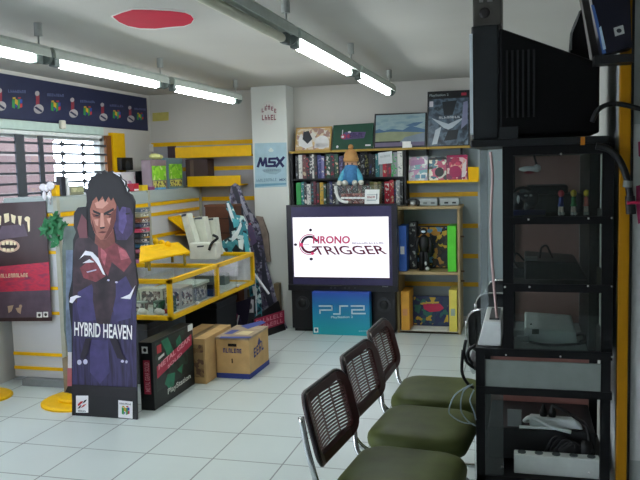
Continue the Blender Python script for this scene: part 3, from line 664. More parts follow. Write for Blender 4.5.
# black loudspeaker on the wall
t = thing('wall_speaker', 'small black loudspeaker on the wall beside the yellow upright', 'loudspeaker', (-3.8, 6.98, 1.6))
a, b = at(121.5, 160, X=-3.8), at(133, 160, X=-3.8)
B(-3.897, -3.8, a.y, b.y, at(127, 170, X=-3.8).z, at(127, 157.5, X=-3.8).z).build('cabinet', BLACK, t, bevel=.006)
MB().cyl((-3.8, (a.y+b.y)/2, 1.67), (-3.795, (a.y+b.y)/2, 1.67), .045).build('cone', DARKGREY, t)
k = MB(); k.prism([at(x, y, Y=YB-.006) for x, y in ((152.5, 121.5), (168.5, 120.5), (168.5, 112), (152.5, 113))], (0, .005, 0))
k.solo('wall_sign', mat('#c8bc6a', .5), 'small pale yellow plate on the back wall above the slat wall', 'sign')
# socket box with a cable on the back wall
p = at(150, 148, Y=YB-.04)
t = thing('junction_box', 'small white junction box with a cable running up the back wall', 'junction box', p)
B(p.x-.03, p.x+.03, YB-.045, YB-.013, p.z-.04, p.z+.04).build('housing', mat('#dcdcd8', .5), t, bevel=.005)
MB().cyl((p.x, YB-.02, p.z+.03), (p.x, YB-.02, CE), .006, 8).build('cable', mat('#cfcfca', .5), t)

# ------------------------------------------------------------------ slat panels on the back wall
sl = thing('slat_wall', 'grey slat wall panel with yellow strips behind the gondola', 'slat wall', (-3.2, YB, 0))
B(XL+.01, col0-.005, YB-.014, YB-.001, .1, 1.9).build('panel', mat('#a8a8b0', .5, 0, .04, 3), sl)
for z in (1.89, 1.62, 1.3, 1.0): B(XL+.01, col0-.005, YB-.02, YB-.014, z-.022, z+.022).build('strip', YEL, sl)
B(at(168, 150, Y=YB-.02).x, at(176, 150, Y=YB-.02).x, YB-.03, YB-.014, 1.4, 1.87).build('dark_panel', mat('#4a3a44', .6), sl)
def yshelf(x0, x1, z, d, h, label, tilt=.06):
    t = thing('yellow_shelf', label, 'shelf', ((x0+x1)/2, YB-.1, z))
    B(x0, x1, YB-d, YB-.021, z, z+.015).build('board', YEL, t)
    B(x0, x1, YB-d-.012, YB-d, z-.004, z+h).build('lip', YEL, t)
    for x in (x0+.04, x1-.06): B(x, x+.02, YB-d+.02, YB-.021, z-.004, z).build('bracket', YEL, t)
    return t
yd = .22
a, b = at(176, 158, Y=YB-yd), at(252, 154, Y=YB-yd)
yshelf(a.x, min(b.x, col0-.02), a.z, yd, at(176, 147.5, Y=YB-yd).z-a.z, 'upper empty yellow shelf with a tall lip on the back slat wall')
a, b = at(188, 186.5, Y=YB-yd), at(241, 184.5, Y=YB-yd)
yshelf(a.x, b.x, a.z, yd, at(190, 176.5, Y=YB-yd).z-a.z, 'lower shorter yellow shelf with a tall lip on the back slat wall')
p, q = at(190, 174, Y=YB-.1), at(211, 159, Y=YB-.1)
t = thing('brown_carton', 'dark brown carton on the lower yellow shelf', 'carton', ((p.x+q.x)/2, YB-.1, a.z+.015))
B(p.x, q.x, YB-.2, YB-.03, a.z+.016, q.z).build('carton_body', mat('#4a3838', .6, 0, .1, 10), t)
B(p.x+.05, p.x+.09, YB-.2015, YB-.2, a.z+.016, q.z).build('tape', mat('#6a5650', .5), t)

# slat wall at the other end, behind the bookcase
sr0, sr1 = at(404, 200, Y=YB-.02).x, at(478, 200, Y=YB-.02).x
sg = mat('#8f9c9e', .5, 0, .04, 3)
s3 = thing('slat_wall', 'grey green slat wall panel with yellow strips behind the bookcase', 'slat wall', (-.8, YB, 0))
B(col1+.01, sr1, YB-.014, YB-.001, .1, 1.78).build('panel', sg, s3)
for y in (171, 194.5, 226, 256, 284):
    z = at(440, y, Y=YB-.02).z
    B(sr0-.02, sr1, YB-.02, YB-.014, z-.022, z+.022).build('strip', mat('#c89a10', .45), s3)
B(sr1, sr1+.08, YB-.03, YB-.001, .0, 1.75).build('upright', mat('#b0b8ba', .4), s3)
B(sr1+.08, .33, YB-.014, YB-.001, .1, 1.78).build('side_panel', sg, s3)

# ------------------------------------------------------------------ column poster and sticker
po = thing('wall_poster', 'light blue poster with navy MSX letters on the white column', 'poster', at(271, 187, Y=7.19))
mp = [(254.6, 143.3), (286.4, 142.5), (286.6, 186.5), (254.8, 188)]
MB().prism([at(x, y, Y=7.196) for x, y in mp[::-1]], (0, .003, 0)).build('sheet', mat('#a9c6d2', .5, 0, .08, 9), po)
art(po, [(mat('#6f9db4', .5), [[(255, 187), (286.3, 184.5), (286.3, 183), (255, 184)]]), (mat('#dce8e4', .5), [EL(271, 150.5, 2.6, 1.6), EL(271, 149, 1.2, 1.2)]),
         (mat('#93aebb', .5), [[(262, 170), (268, 168.4), (281, 169), (281.5, 171.3), (276, 174.5), (270, 174), (264, 172)]])], Y=7.196)
def lineq(a, b, w):
    dx, dy = b[0]-a[0], b[1]-a[1]; L = math.hypot(dx, dy); nx, ny = -dy/L*w, dx/L*w; ex, ey = dx/L*w*.6, dy/L*w*.6
    return [(a[0]-ex+nx, a[1]-ey+ny), (b[0]+ex+nx, b[1]+ey+ny), (b[0]+ex-nx, b[1]+ey-ny), (a[0]-ex-nx, a[1]-ey-ny)]
def poly(pts, w): return [lineq(a, b, w) for a, b in zip(pts, pts[1:])]
def ccw(p): return p if sum((x1-x0)*(y1+y0) for (x0, y0), (x1, y1) in zip(p, p[1:]+p[:1])) > 0 else p[::-1]
msx = poly([(258, 166.6), (260.6, 158.2), (262.8, 165.5), (265.6, 158.2), (266.6, 166.4)], 1.2)+poly([(276, 158.6), (269.6, 158.8), (269.2, 162.2), (275, 162.3), (274.6, 165.9), (268.4, 166.1)], 1.15)+poly([(276.8, 157.8), (283.2, 166.2)], 1.3)+poly([(283.8, 157.4), (276.2, 166.4)], 1.3)
art(po, [(NAVY, [ccw(p) for p in msx])], 'lettering', .003, Y=7.196)
pxmarks(po, (256.5, 182), (277, 181), (256.5, 179), 11, mat('#7d96a8', .5), .003, seed=5, Y=7.196)
pxletters(po, 'MSX', (279.5, 181), (286, 180.6), (279.5, 178.7), mat('#48587c', .5), .003, .03, Y=7.196)
pxmarks(po, (264, 171.5), (280, 171), (264, 169.7), 8, mat('#7a8c9c', .5), .004, seed=9, Y=7.196)
em = thing('column_sticker', 'small arched maroon lettering high on the white column', 'sticker', at(269, 124, Y=7.197))
MB().prism([at(x, y, Y=7.1985) for x, y in EL(268.8, 113, 8, 12, 20)], (0, .0012, 0)).build('backing', mat('#e2dfdb', .7), em)
mr = mat('#9a5a66', .6)
for i, (x, y) in enumerate(((262, 111.5), (265, 109.5), (268.2, 108.8), (271.4, 109.5), (274.4, 111.5))):
    pxmarks(em, (x-.2, y+1), (x+2.6, y+1+(i-2)*.3), (x-.2, y-3), 1, mr, seed=i, Y=7.1985)
pxmarks(em, (266.5, 106.5), (271.2, 106.4), (266.5, 104.5), 2, mr, seed=11, Y=7.1985)
pxmarks(em, (262, 120.3), (276.8, 120), (262, 115), 5, mr, seed=12, Y=7.1985)

# ------------------------------------------------------------------ game shelf behind the television
SY = 7.22
sx0, sx1 = at(293, 180, Y=SY).x, at(404, 180, Y=SY).x
zt = at(350, 151.5, Y=SY).z; zm = at(350, 178.5, Y=SY).z; zb = at(350, 206, Y=SY).z
wood = mat('#8a6a3e', .55, 0, .15, 8); blk = mat('#17181c', .5)
gs = thing('game_shelf', 'dark two-tier wall shelf packed with game cases behind the television', 'shelf', ((sx0+sx1)/2, 7.3, zb-.02))
B(sx0-.02, sx0, SY, YB-.021, zb-.02, zt).build('side_panel', blk, gs); B(sx1, sx1+.02, SY, YB-.021, zb-.02, zt).build('side_panel', blk, gs)
B(sx0, sx1, SY, YB-.021, zb-.02, zb).build('bottom_board', blk, gs); B(sx0, sx1, SY+.01, YB-.021, zm-.008, zm+.008).build('middle_board', blk, gs)
B(sx0, sx1, YB-.026, YB-.021, zb, zt).build('back_panel', blk, gs)
xe = at(470, 148.5, Y=SY).x
tb = thing('ledge_board', 'long wooden ledge holding the leaning pictures above the game cases', 'shelf', (-1.3, 7.3, zt))
B(sx0-.03, xe, SY-.005, YB-.021, zt, zt+.018).build('board', wood, tb)
B(sx0-.03, xe, SY-.009, SY-.005, zt-.002, zt+.02).build('edge_strip', mat('#a98a35', .5), tb)
for x in (sx1+.2, xe-.1): B(x, x+.02, SY+.14, YB-.021, zt-.06, zt).build('bracket', blk, tb)

ordw = ['first', 'second', 'third', 'fourth', 'fifth', 'sixth', 'seventh', 'eighth', 'ninth', 'tenth', 'eleventh', 'twelfth', 'thirteenth', 'fourteenth', 'fifteenth', 'sixteenth', 'seventeenth', 'eighteenth', 'nineteenth', 'twentieth', 'twenty-first', 'twenty-second', 'twenty-third', 'twenty-fourth', 'twenty-fifth', 'twenty-sixth', 'twenty-seventh', 'twenty-eighth', 'twenty-ninth', 'thirtieth', 'thirty-first', 'thirty-second', 'thirty-third', 'thirty-fourth']
K = {'black': '#15161a', 'white': '#d8d6d0', 'brown': '#6a3634', 'navy': '#2a3470', 'lavender': '#7a76a8', 'grey': '#8e9496', 'red': '#b02036', 'green': '#2aa04a', 'teal': '#2a7a80', 'yellow': '#c8a030', 'olive': '#7a7a48', 'charcoal': '#2c2d34', 'maroon': '#6a2436', 'dark green': '#1f4a38', 'blue': '#345a9a', 'violet': '#4a3560', 'cream': '#c8b896'}
def row(seq, z, hmax, which, px0, px1):
    tot = sum(w for _, w, _ in seq); x = at(px0, 165, Y=SY).x; X1 = at(px1, 165, Y=SY).x; sc_ = (X1-x)/tot
    rr = random.Random(len(which))
    for i, (c, w, pc_) in enumerate(seq):
        wd = w*sc_; h = hmax*rr.uniform(.86, .97); y0 = SY+.012+rr.uniform(0, .02)
        t = thing('game_case', '%s spined game case, %s from the column in the %s row' % (c, ordw[i], which), 'game case', (x+wd/2, y0+.07, z), 'game cases on the %s row' % which)
        B(x+.001, x+wd-.001, y0, y0+.14, z+.0005, z+h).build('shell', mat(K[c], .35, 0, .12, 60), t, bevel=.0015)
        k = MB()
        k.flat([(x+wd*.12, y0-.001, z+h*.12), (x+wd*.88, y0-.001, z+h*.12), (x+wd*.88, y0-.001, z+h*.92), (x+wd*.12, y0-.001, z+h*.92)])
        k.build('spine_print', collage([K[c], K[c], K[pc_], K[c]], 38, seed=i*2.3+len(which)), t)
        x += wd
U = [('black', 3, 'grey'), ('white', 4, 'grey'), ('brown', 4, 'cream'), ('black', 3, 'red'), ('charcoal', 3, 'white'), ('white', 2, 'black'), ('black', 3, 'brown'), ('navy', 4, 'lavender'), ('lavender', 3, 'white'), ('black', 2, 'red'), ('dark green', 4, 'white'), ('charcoal', 4, 'red'), ('dark green', 4, 'cream'), ('violet', 4, 'lavender'), ('charcoal', 3, 'violet'), ('violet', 4, 'black'),
     ('black', 4, 'navy'), ('navy', 3, 'black'), ('black', 3, 'cream'), ('charcoal', 4, 'grey'), ('black', 4, 'olive'), ('charcoal', 3, 'navy'), ('black', 3, 'grey'), ('teal', 4, 'white'), ('grey', 3, 'teal'), ('red', 4, 'cream'), ('maroon', 4, 'red'), ('green', 2, 'grey'), ('grey', 4, 'green'), ('white', 5, 'grey')]
L_ = [('green', 5, 'green'), ('teal', 3, 'white'), ('charcoal', 3, 'white'), ('white', 4, 'grey'), ('black', 3, 'teal'), ('maroon', 3, 'black'), ('charcoal', 3, 'red'), ('yellow', 4, 'olive'), ('dark green', 3, 'white'), ('black', 3, 'dark green'), ('navy', 3, 'grey'), ('black', 3, 'white'), ('grey', 3, 'white'), ('violet', 3, 'black'), ('charcoal', 4, 'maroon'), ('maroon', 4, 'white'), ('black', 4, 'red'), ('charcoal', 4, 'grey'),
      ('maroon', 4, 'cream'), ('black', 4, 'grey'), ('charcoal', 4, 'maroon'), ('olive', 4, 'yellow'), ('cream', 3, 'olive'), ('olive', 4, 'black'), ('black', 3, 'teal'), ('red', 5, 'white'), ('red', 4, 'cream'), ('black', 2, 'navy'), ('grey', 4, 'white'), ('black', 3, 'grey')]
row(U, zm+.008, zt-zm-.012, 'upper', 294.5, 402.5)
row(L_, zb, zm-zb-.012, 'lower', 294.5, 402.5)
# loose paper card stuck to the upper row
k = MB(); k.prism([at(x, y, Y=SY-.003) for x, y in ((378, 153), (392, 151), (392.5, 163), (378.5, 164.5))][::-1], (0, .002, 0))
cardo = thing('paper_note', 'blank white paper note stuck on the upper row of game cases', 'note', at(385, 164, Y=SY-.003))
k.build('sheet', mat('#d4d8da', .6), cardo)
pxmarks(cardo, (380, 158), (390.5, 156.5), (380, 156), 8, mat('#a8b0b4', .6), .001, seed=8, Y=SY-.003)

# leaning pictures on the ledge
zl = zt+.0185
def board(q, y, th, m, name, label, cat, lean=.06):
    P = [at(px, py, Y=y) for px, py in q]  # bl br tr tl
    P[0].z = P[1].z = zl
    for i in (2, 3): P[i].y += lean
    t = thing(name, label, cat, (P[0]+P[1])/2)
    k = MB(); k.prism([P[0], P[1], P[2], P[3]], (0, th, 0)); k.build('panel', m, t)
    return t, P
def onP(P, t, layers, name='print', margin=.03):
    O = P[0]; Ux = P[1]-P[0]; Vx = P[3]-P[0]; N = Ux.cross(Vx).normalized()
    for cl in clusters(layers, margin):
        mb = MB(); ms = []
        for i, m, p in cl:
            if m not in ms: ms.append(m)
            mb.flat([O+Ux*a+Vx*b+N*(.0015+.0004*i) for a, b in p], ms.index(m))
        o = mb.build(name, ms, t)
    return o
def r4(a0, b0, a1, b1): return [(a0, b0), (a1, b0), (a1, b1), (a0, b1)]
def e4(a, b, ra, rb, n=16): return [(a+ra*math.cos(2*math.pi*i/n), b+rb*math.sin(2*math.pi*i/n)) for i in range(n)]
t, P = board([(295, 153), (330.5, 152), (330.5, 126), (294.5, 127.5)], 7.25, .008, mat('#b8914a', .5), 'picture_board', 'tan picture board with two white cartoon shapes at the ledge end', 'picture')
onP(P, t, [(collage(['#c8a878', '#d8c8b0', '#a8847a', '#d8d4cc'], 16), [r4(.03, .06, .97, .94)]), (mat('#e4e2e2', .5), [[(.1, .25), (.3, .1), (.5, .2), (.45, .5), (.3, .35), (.15, .75), (.08, .5)], e4(.75, .35, .2, .28), r4(.55, .12, .95, .3)]), (mat('#2a2c34', .5), [[(.22, .8), (.36, .85), (.48, .5), (.35, .3), (.2, .5)]])])
t, P = board([(332, 152), (372.5, 150.5), (372.5, 122.5), (332, 125)], 7.24, .02, mat('#1d4a38', .45, 0, .08, 10), 'game_board_box', 'dark green flat game box with purple lettering on the ledge', 'game box')
onP(P, t, [(mat('#5a4a78', .5, 0, .2, 20), [[(.28, .4), (.78, .44), (.82, .68), (.3, .7), (.22, .55)]]), (mat('#a83a5a', .5), [e4(.27, .53, .07, .1), e4(.4, .54, .05, .08)]), (mat('#d8d4dc', .5), [e4(.25, .52, .035, .05), r4(.23, .6, .25, .8), e4(.41, .7, .04, .04), e4(.13, .13, .03, .055), r4(.82, .12, .95, .18)])])
marks(t, P[0]+(P[1]-P[0])*.42+(P[3]-P[0])*.47+V3((0, -.003, 0)), (P[1]-P[0])*.36, (P[3]-P[0])*.18, 5, mat('#3c2e58', .5), .0012)
t, P = board([(373.5, 150), (426, 149), (426, 112), (373.5, 113.5)], 7.245, .016, mat('#23262a', .45), 'framed_picture', 'framed landscape painting of blue hills over fields on the ledge', 'picture')
lc = blend(['#7a98a4', '#9ab0b4', '#8aa4b0'], 7, .25, (1, 1, 3))
onP(P, t, [(lc, [r4(.03, .5, .97, .95)]), (mat('#8c9474', .5, 0, .15, 12), [r4(.03, .2, .97, .5)]), (mat('#6a607c', .5), [r4(.03, .05, .97, .16)]), (mat('#7a8896', .5), [[(.5, .16), (.97, .16), (.97, .42), (.6, .3)]]), (mat('#4a6c8c', .5), [[(.03, .44), (.3, .47), (.5, .46), (.97, .42), (.97, .5), (.7, .62), (.55, .5), (.35, .55), (.2, .5), (.1, .56), (.03, .52)], [(.6, .62), (.8, .6), (.95, .72), (.75, .7)]])])
k = MB(); c = at(407, 146, Y=7.2)
k.box(c.x-.045, c.x+.035, 7.205, 7.22, zl, zl+.06); k.box(c.x-.03, c.x+.045, 7.21, 7.222, zl, zl+.03)
k.solo('price_card', mat('#f2f2ee', .5), 'bright white price card standing at the foot of the landscape painting', 'card')
t, P = board([(427, 149.5), (469.5, 148), (469, 89), (426.5, 91)], 7.24, .05, mat('#16181c', .4), 'game_display_box', 'tall PlayStation 2 game display box in black and blue on the ledge', 'game box', .08)
onP(P, t, [(blend(['#1a2028', '#3a4654', '#5a6c7c', '#242e36', '#7a8c9c'], 9, .35), [r4(.03, .02, .97, .86)]), (mat('#aeb8c0', .4), [[(.1, .52), (.5, .4), (.9, .52), (.6, .33), (.5, .3), (.4, .33)], [(.12, .04), (.24, .05), (.34, .36), (.2, .3)]]), (mat('#c8c4cc', .4), [r4(.05, .72, .14, .82)]), (mat('#7a7c98', .4), [[(.8, .3), (.95, .4), (.95, .8), (.85, .78)]]), (mat('#1c242a', .4), [[(.4, .1), (.7, .12), (.75, .3), (.5, .28)], [(.4, .56), (.6, .56), (.7, .82), (.35, .8)]]), (mat('#a02840', .4), [r4(.8, .9, .92, .95)])])
letters(t, 'PlayStation 2', P[0]+(P[1]-P[0])*.05+(P[3]-P[0])*.895+V3((0, -.002, 0)), (P[1]-P[0])*.45, (P[3]-P[0])*.055, mat('#9aa4a8', .4), .001)
marks(t, P[0]+(P[1]-P[0])*.28+(P[3]-P[0])*.5+V3((0, -.004, 0)), (P[1]-P[0])*.5, (P[3]-P[0])*.04, 8, mat('#b8c0c4', .4), .001, seed=6)

# magazines on the yellow shelf
mz = at(440, 182, Y=7.25).z
m0, m1 = at(407, 181, Y=7.25).x, at(478.5, 181, Y=7.25).x
t = thing('yellow_shelf', 'narrow yellow shelf holding three magazines beside the game cases', 'shelf', ((m0+m1)/2, 7.33, mz))
B(m0, m1, 7.25, YB-.021, mz, mz+.012).build('board', YEL, t); B(m0, m1, 7.245, 7.25, mz-.006, mz+.018).build('lip', YEL, t)
pk = at(468, 182, Y=7.27).x
B(pk, m1, 7.3, 7.33, mz+.012, at(472, 167, Y=7.3).z).build('upright_plate', YEL, t)
for i, (x0, x1, y0, cs, lab) in enumerate(((408.5, 427.5, 156.5, ['#c8ccc8', '#a8a4b8', '#b888a8', '#d8dcd8', '#6aa0a8'], 'pale magazine with pink lettering on the narrow yellow shelf'), (428.5, 446.5, 156.5, ['#20262c', '#c8c8b8', '#3a6a7c', '#b84a6a', '#e0dcc8'], 'dark patterned magazine in the middle of the yellow shelf'), (446.5, 467.5, 155, ['#a8204a', '#c83a5c', '#d89a8a', '#7a1c4a', '#d8b8b8'], 'crimson magazine at the end of the yellow shelf'))):
    a, b = at(x0, 181, Y=7.28), at(x1, 181, Y=7.28); top = at((x0+x1)/2, y0, Y=7.3).z
    P = [V3((a.x, 7.28, mz+.0125)), V3((b.x, 7.28, mz+.0125)), V3((b.x, 7.33, top)), V3((a.x, 7.33, top))]
    t = thing('magazine', lab, 'magazine', (P[0]+P[1])/2, 'magazines on the yellow shelf')
    MB().prism(P, (0, .008, 0)).build('pages', mat(('#b8bcb8', '#2c3438', '#8a1c44')[i], .4), t)
    onP(P, t, [(collage(cs, 17, .35, seed=i*5), [r4(.02, .02, .98, .98)])]+[
        [(mat('#a878a0', .4), [[(.1, .62), (.85, .7), (.8, .9), (.15, .84)], [(0, .36), (1, .48), (1, .54), (0, .42)]]), (mat('#5a8aa0', .4), [r4(.35, .1, .6, .26), r4(.66, .1, .9, .26)])],
        [(mat('#151a20', .4), [r4(.03, .86, .97, .97), e4(.6, .35, .25, .2)])], [(mat('#a01850', .4), [r4(.0, .9, 1, 1), e4(.42, .34, .3, .24)]), (mat('#d8c8c8', .4), [[(.72, .1), (.9, .15), (.95, .8), (.75, .6)]])]][i])

# ------------------------------------------------------------------ television
TY = 6.95
tx0, tx1 = at(286, 205, Y=TY).x, at(396.5, 203, Y=TY).x
tzz0, tzz1 = at(340, 291, Y=TY).z, at(340, 204.5, Y=TY).z
scr = MB(); sq = [at(294, 277, Y=TY), at(389.5, 276, Y=TY), at(390, 216.5, Y=TY), at(292.5, 218, Y=TY)]
tv = thing('television', 'big widescreen television with dark bezel showing CHRONO TRIGGER', 'television', ((tx0+tx1)/2, 7.05, tzz0))
bez = mat('#262430', .35, 0, .05, 10); 
sx_0, sx_1, sz_0, sz_1 = sq[0].x, sq[1].x, sq[0].z, sq[2].z
k = MB()
k.box(tx0, tx1, TY, TY+.06, tzz0, sz_0); k.box(tx0, tx1, TY, TY+.06, sz_1, tzz1); k.box(tx0, sx_0, TY, TY+.06, sz_0, sz_1); k.box(sx_1, tx1, TY, TY+.06, sz_0, sz_1)
k.build('bezel', mat('#1e1c26', .3, 0, .05, 10), tv)
B(tx0+.03, tx1-.03, TY+.05, SY-.012, tzz0, tzz1-.01).build('housing', BLACK, tv, bevel=.01)
B(tx0, tx1, TY-.012, TY, tzz0, tzz0+.055).build('control_strip', mat('#15151a', .35), tv, bevel=.003)
fr_ = mat('#39335a', .35)
k = MB(); k.box(tx0+.05, tx1-.05, TY-.003, TY, sz_1+.005, tzz1-.02); k.box(tx0+.05, tx1-.05, TY-.003, TY, tzz0+.06, sz_0-.012); k.box(tx0+.05, sx_0-.004, TY-.003, TY, sz_0-.012, sz_1+.005); k.box(sx_1+.004, tx1-.05, TY-.003, TY, sz_0-.012, sz_1+.005); k.build('inner_frame', fr_, tv)
so = B(sx_0, sx_1, TY+.012, TY+.02, sz_0, sz_1).build('screen', emit('#f4f2ff', .98, 'screen_glow'), tv)
B(sx_0, sx_1, TY+.0, TY+.011, sz_0-.006, sz_0).build('screen_edge', mat('#8a3a6a', .4), tv)
sp = dict(Y=TY+.012)
def scol(h): return emit(h, .75, 'screen_ink')
i1, i2, i3, ik = scol('#5a2036'), scol('#b83a64'), scol('#d84a78'), scol('#2a2030')
def arc(cx, cy, r0_, r1_, a0, a1, n=14):
    o = [(cx+r1_*math.cos(math.radians(a0+(a1-a0)*i/n)), cy-r1_*math.sin(math.radians(a0+(a1-a0)*i/n))) for i in range(n+1)]
    return o+[(cx+r0_*math.cos(math.radians(a1-(a1-a0)*i/n)), cy-r0_*math.sin(math.radians(a1-(a1-a0)*i/n))) for i in range(n+1)]
def arcs(cx, cy, r0_, r1_, a0, a1, n=14):
    st_ = (a1-a0)/n
    return [arc(cx, cy, r0_, r1_, a0+st_*i, a0+st_*(i+1), 1) for i in range(n)]
art(so, [(i2, arcs(309.5, 244.5, 9.6, 10.4, 60, 300, 20)), (ik, arcs(309.7, 244.5, 6.6, 9.0, 20, 180, 14)), (i1, arcs(309.7, 244.5, 6.6, 9.0, 180, 330, 12)), (ik, [EL(310.6, 230, 1.5, 1.4), EL(295.6, 244.6, 1.6, 1.3), EL(311.3, 259, 1.7, 1.4)]), (i3, [R(300, 243, 303, 246.5), EL(312.5, 253.5, 1.6, 1.4)]), (scol('#b8a8b0'), [R(303.4, 244.2, 309.5, 244.8)])], 'logo', .0014, margin=.1, **sp)
pxletters(so, 'HRONO', (313, 243.6), (350, 243.6), (313, 236), i2, .002, .03, **sp)
pxletters(so, 'TRIGGER', (316, 254.8), (387.5, 254.2), (311.5, 246.2), i1, .0022, .012, **sp)
pxmarks(so, (352, 244.3), (384, 243.8), (352, 242.4), 13, scol('#7a7888'), .002, seed=14, **sp)
letters(tv, 'SONY', at(382.5, 286.8, Y=TY-.0125), at(388, 286.7, Y=TY-.0125)-at(382.5, 286.8, Y=TY-.0125), V3((0, 0, .012)), mat('#a8a8ac', .4), .001, .02) if False else marks(tv, at(382.5, 287, Y=TY-.0125), V3((.055, 0, 0)), V3((0, 0, .01)), 4, mat('#a8a8ac', .4), .001)
k = MB()
for px in (331, 335, 345, 349, 355): p = at(px, 288, Y=TY-.012); k.box(p.x-.008, p.x+.008, TY-.016, TY-.012, p.z-.004, p.z+.004)
k.build('button', mat('#4a4a54', .4), tv)

# stand with two speaker towers
sd = thing('television_stand', 'black television stand with a round speaker in each side', 'stand', ((tx0+tx1)/2, 7.1, 0))
zt_ = tzz0-.001
xa, xb = at(292, 310, Y=6.98).x, at(395.6, 310, Y=6.98).x
xi, xj = at(313.5, 310, Y=6.98).x, at(373, 310, Y=6.98).x
B(xa, xi, 6.98, 7.4, .03, zt_).build('side_cabinet', mat('#1a1a1e', .5), sd, bevel=.005)
B(xj, xb, 6.98, 7.4, .03, zt_).build('side_cabinet', mat('#1a1a1e', .5), sd, bevel=.005)
B(xi, xj, 7.1, 7.4, .03, zt_-.03).build('back_panel', BLACK, sd); B(xi, xj, 7.0, 7.4, zt_-.04, zt_).build('top_board', BLACK, sd)
k = MB(); k.box(xa+.02, xb-.02, 7.0, 7.38, 0, .03); k.build('plinth', BLACK, sd)
for x in ((xa+xi)/2, (xj+xb)/2):
    k = MB(); z = zt_-.13
    k.tube([(x, 6.978, z), (x, 6.968, z)], .07, 24); k.build('speaker_ring', mat('#2a2a2e', .4), sd)
    k = MB(); k.ball((x, 6.97, z), (.045, .012, .045), 16); k.build('speaker_cone', mat('#101012', .5), sd, smooth=True)

# blue box in front of the stand
py = 6.86
c0, c1, ctop = at(313, 334, Y=py), at(370, 333.5, Y=py), at(342, 292.5, Y=py).z
ps = thing('console_box', 'blue PlayStation 2 display box standing under the television', 'console box', ((c0.x+c1.x)/2, 6.91, 0))
pm = bpy.data.materials.new('blue_gradient_print'); pm.use_nodes = True; nt = pm.node_tree
tc = nt.nodes.new('ShaderNodeTexCoord'); sx = nt.nodes.new('ShaderNodeSeparateXYZ'); rp = nt.nodes.new('ShaderNodeValToRGB'); mpn = nt.nodes.new('ShaderNodeMapRange')
mpn.inputs['From Max'].default_value = ctop; nt.links.new(tc.outputs['Object'], sx.inputs[0]); nt.links.new(sx.outputs['Z'], mpn.inputs['Value']); nt.links.new(mpn.outputs[0], rp.inputs[0])
e_ = rp.color_ramp.elements; e_[0].color = lin('#1aa4b4'); e_[0].position = .1; e_[1].color = lin('#2c4fb4'); e_[1].position = 1; x_ = e_.new(.6); x_.color = lin('#1c86b8')
nt.links.new(rp.outputs[0], nt.nodes['Principled BSDF'].inputs['Base Color']); nt.nodes['Principled BSDF'].inputs['Roughness'].default_value = .4
B(c0.x, c1.x, py, py+.1, 0, ctop).build('carton', pm, ps, bevel=.003)
lw = mat('#cfe4ee', .4)
def stroke(pts, w):
    """outlined letter made of horizontal and vertical bars"""
    o = []
    for (x0, y0), (x1, y1) in zip(pts, pts[1:]): o.append(R(min(x0, x1)-w, min(y0, y1)-w, max(x0, x1)+w, max(y0, y1)+w))
    return o
LOGO = stroke([(320, 313), (320, 310), (332, 310), (332, 306), (319.5, 306)], .75)+stroke([(334, 314), (340, 314), (340, 306), (347.5, 306)], .75)+stroke([(351.5, 306), (364, 306), (364, 309.8), (352, 309.8), (352, 313.5), (365, 313.5)], .75)
art(ps, [(lw, LOGO)], 'logo', .002, margin=.1, Y=py)
pxletters(ps, 'PlayStation 2', (331, 319), (353, 318.6), (331, 316), lw, .002, .02, Y=py)
art(ps, [(WHITE, [R(314, 327.5, 318.3, 332.5)]), (mat('#2a6a88', .5), [EL(316.2, 330, 1.3, 1.6)])], 'print', .002, Y=py)
pxmarks(ps, (359, 331.5), (368, 331.3), (359, 330.6), 8, lw, .002, seed=4, Y=py)

# plastic bag with toy, card and doll on top of the television
tt = tzz1+.001
t = thing('toy_bag', 'clear plastic bag with a white curved stripe and red contents on the television', 'bag', (-1.54, 7.03, tt))
a, b = at(334, 204, Y=6.97).x, at(380, 204, Y=6.97).x; zz = at(350, 185, Y=6.97).z
k = MB(); k.hexa([(a+.07, 6.97, tt), (b, 6.97, tt), (b, 7.12, tt), (a+.07, 7.12, tt), (a, 6.98, zz), (b+.01, 6.98, zz), (b+.01, 7.1, zz), (a, 7.1, zz)]); k.build('wrap', clear('#f0f2f0', .1, .15, 'plastic_bag', .05, '#c8ccc8'), t, bevel=.012)
k = MB(); k.hexa([(a+.1, 6.99, tt+.004), (b-.02, 6.99, tt+.004), (b-.02, 7.1, tt+.004), (a+.1, 7.1, tt+.004), (a+.06, 6.99, tt+.1), (b-.02, 6.99, tt+.1), (b-.02, 7.1, tt+.1), (a+.06, 7.1, tt+.1)]); k.build('contents', collage(['#7a2c2c', '#a8645a', '#5a2028', '#9a8078'], 26), t)
k = MB()
arcp = [at(x, y, Y=6.966) for x, y in ((335.5, 186), (335.8, 190), (337, 195), (339.5, 199.5), (343.5, 201.8), (348, 202.2))]
k.tube(smoothpath(arcp), .014, 8); 
for x in range(341, 366, 4): p = at(x+2, 198, Y=6.968); k.box(p.x-.02, p.x+.016, 6.966, 6.97, p.z-.008, p.z+.009)
k.build('stripe', mat('#eceeec', .4), t, smooth=False)
t = thing('price_card', 'white price card leaning on the plastic bag over the television', 'card', at(372, 204, Y=6.95))
P = [at(364.5, 204, Y=6.953), at(379, 203.5, Y=6.953), at(379.5, 189.5, Y=6.953), at(365, 189.5, Y=6.953)]
P[0].z = P[1].z = tt; MB().prism(P, (0, .004, 0)).build('sheet', mat('#e6e8e6', .5), t)
onP(P, t, [(mat('#a8b0b8', .5), [r4(.16, .22, .78, .3), r4(.16, .62, .8, .66)]), (mat('#6a6e78', .5), [r4(.8, .3, .86, .7)])])
marks(t, P[0]+(P[1]-P[0])*.18+(P[3]-P[0])*.4+V3((0, -.003, 0)), (P[1]-P[0])*.55, (P[3]-P[0])*.14, 6, mat('#b06a70', .5), .001, seed=3)
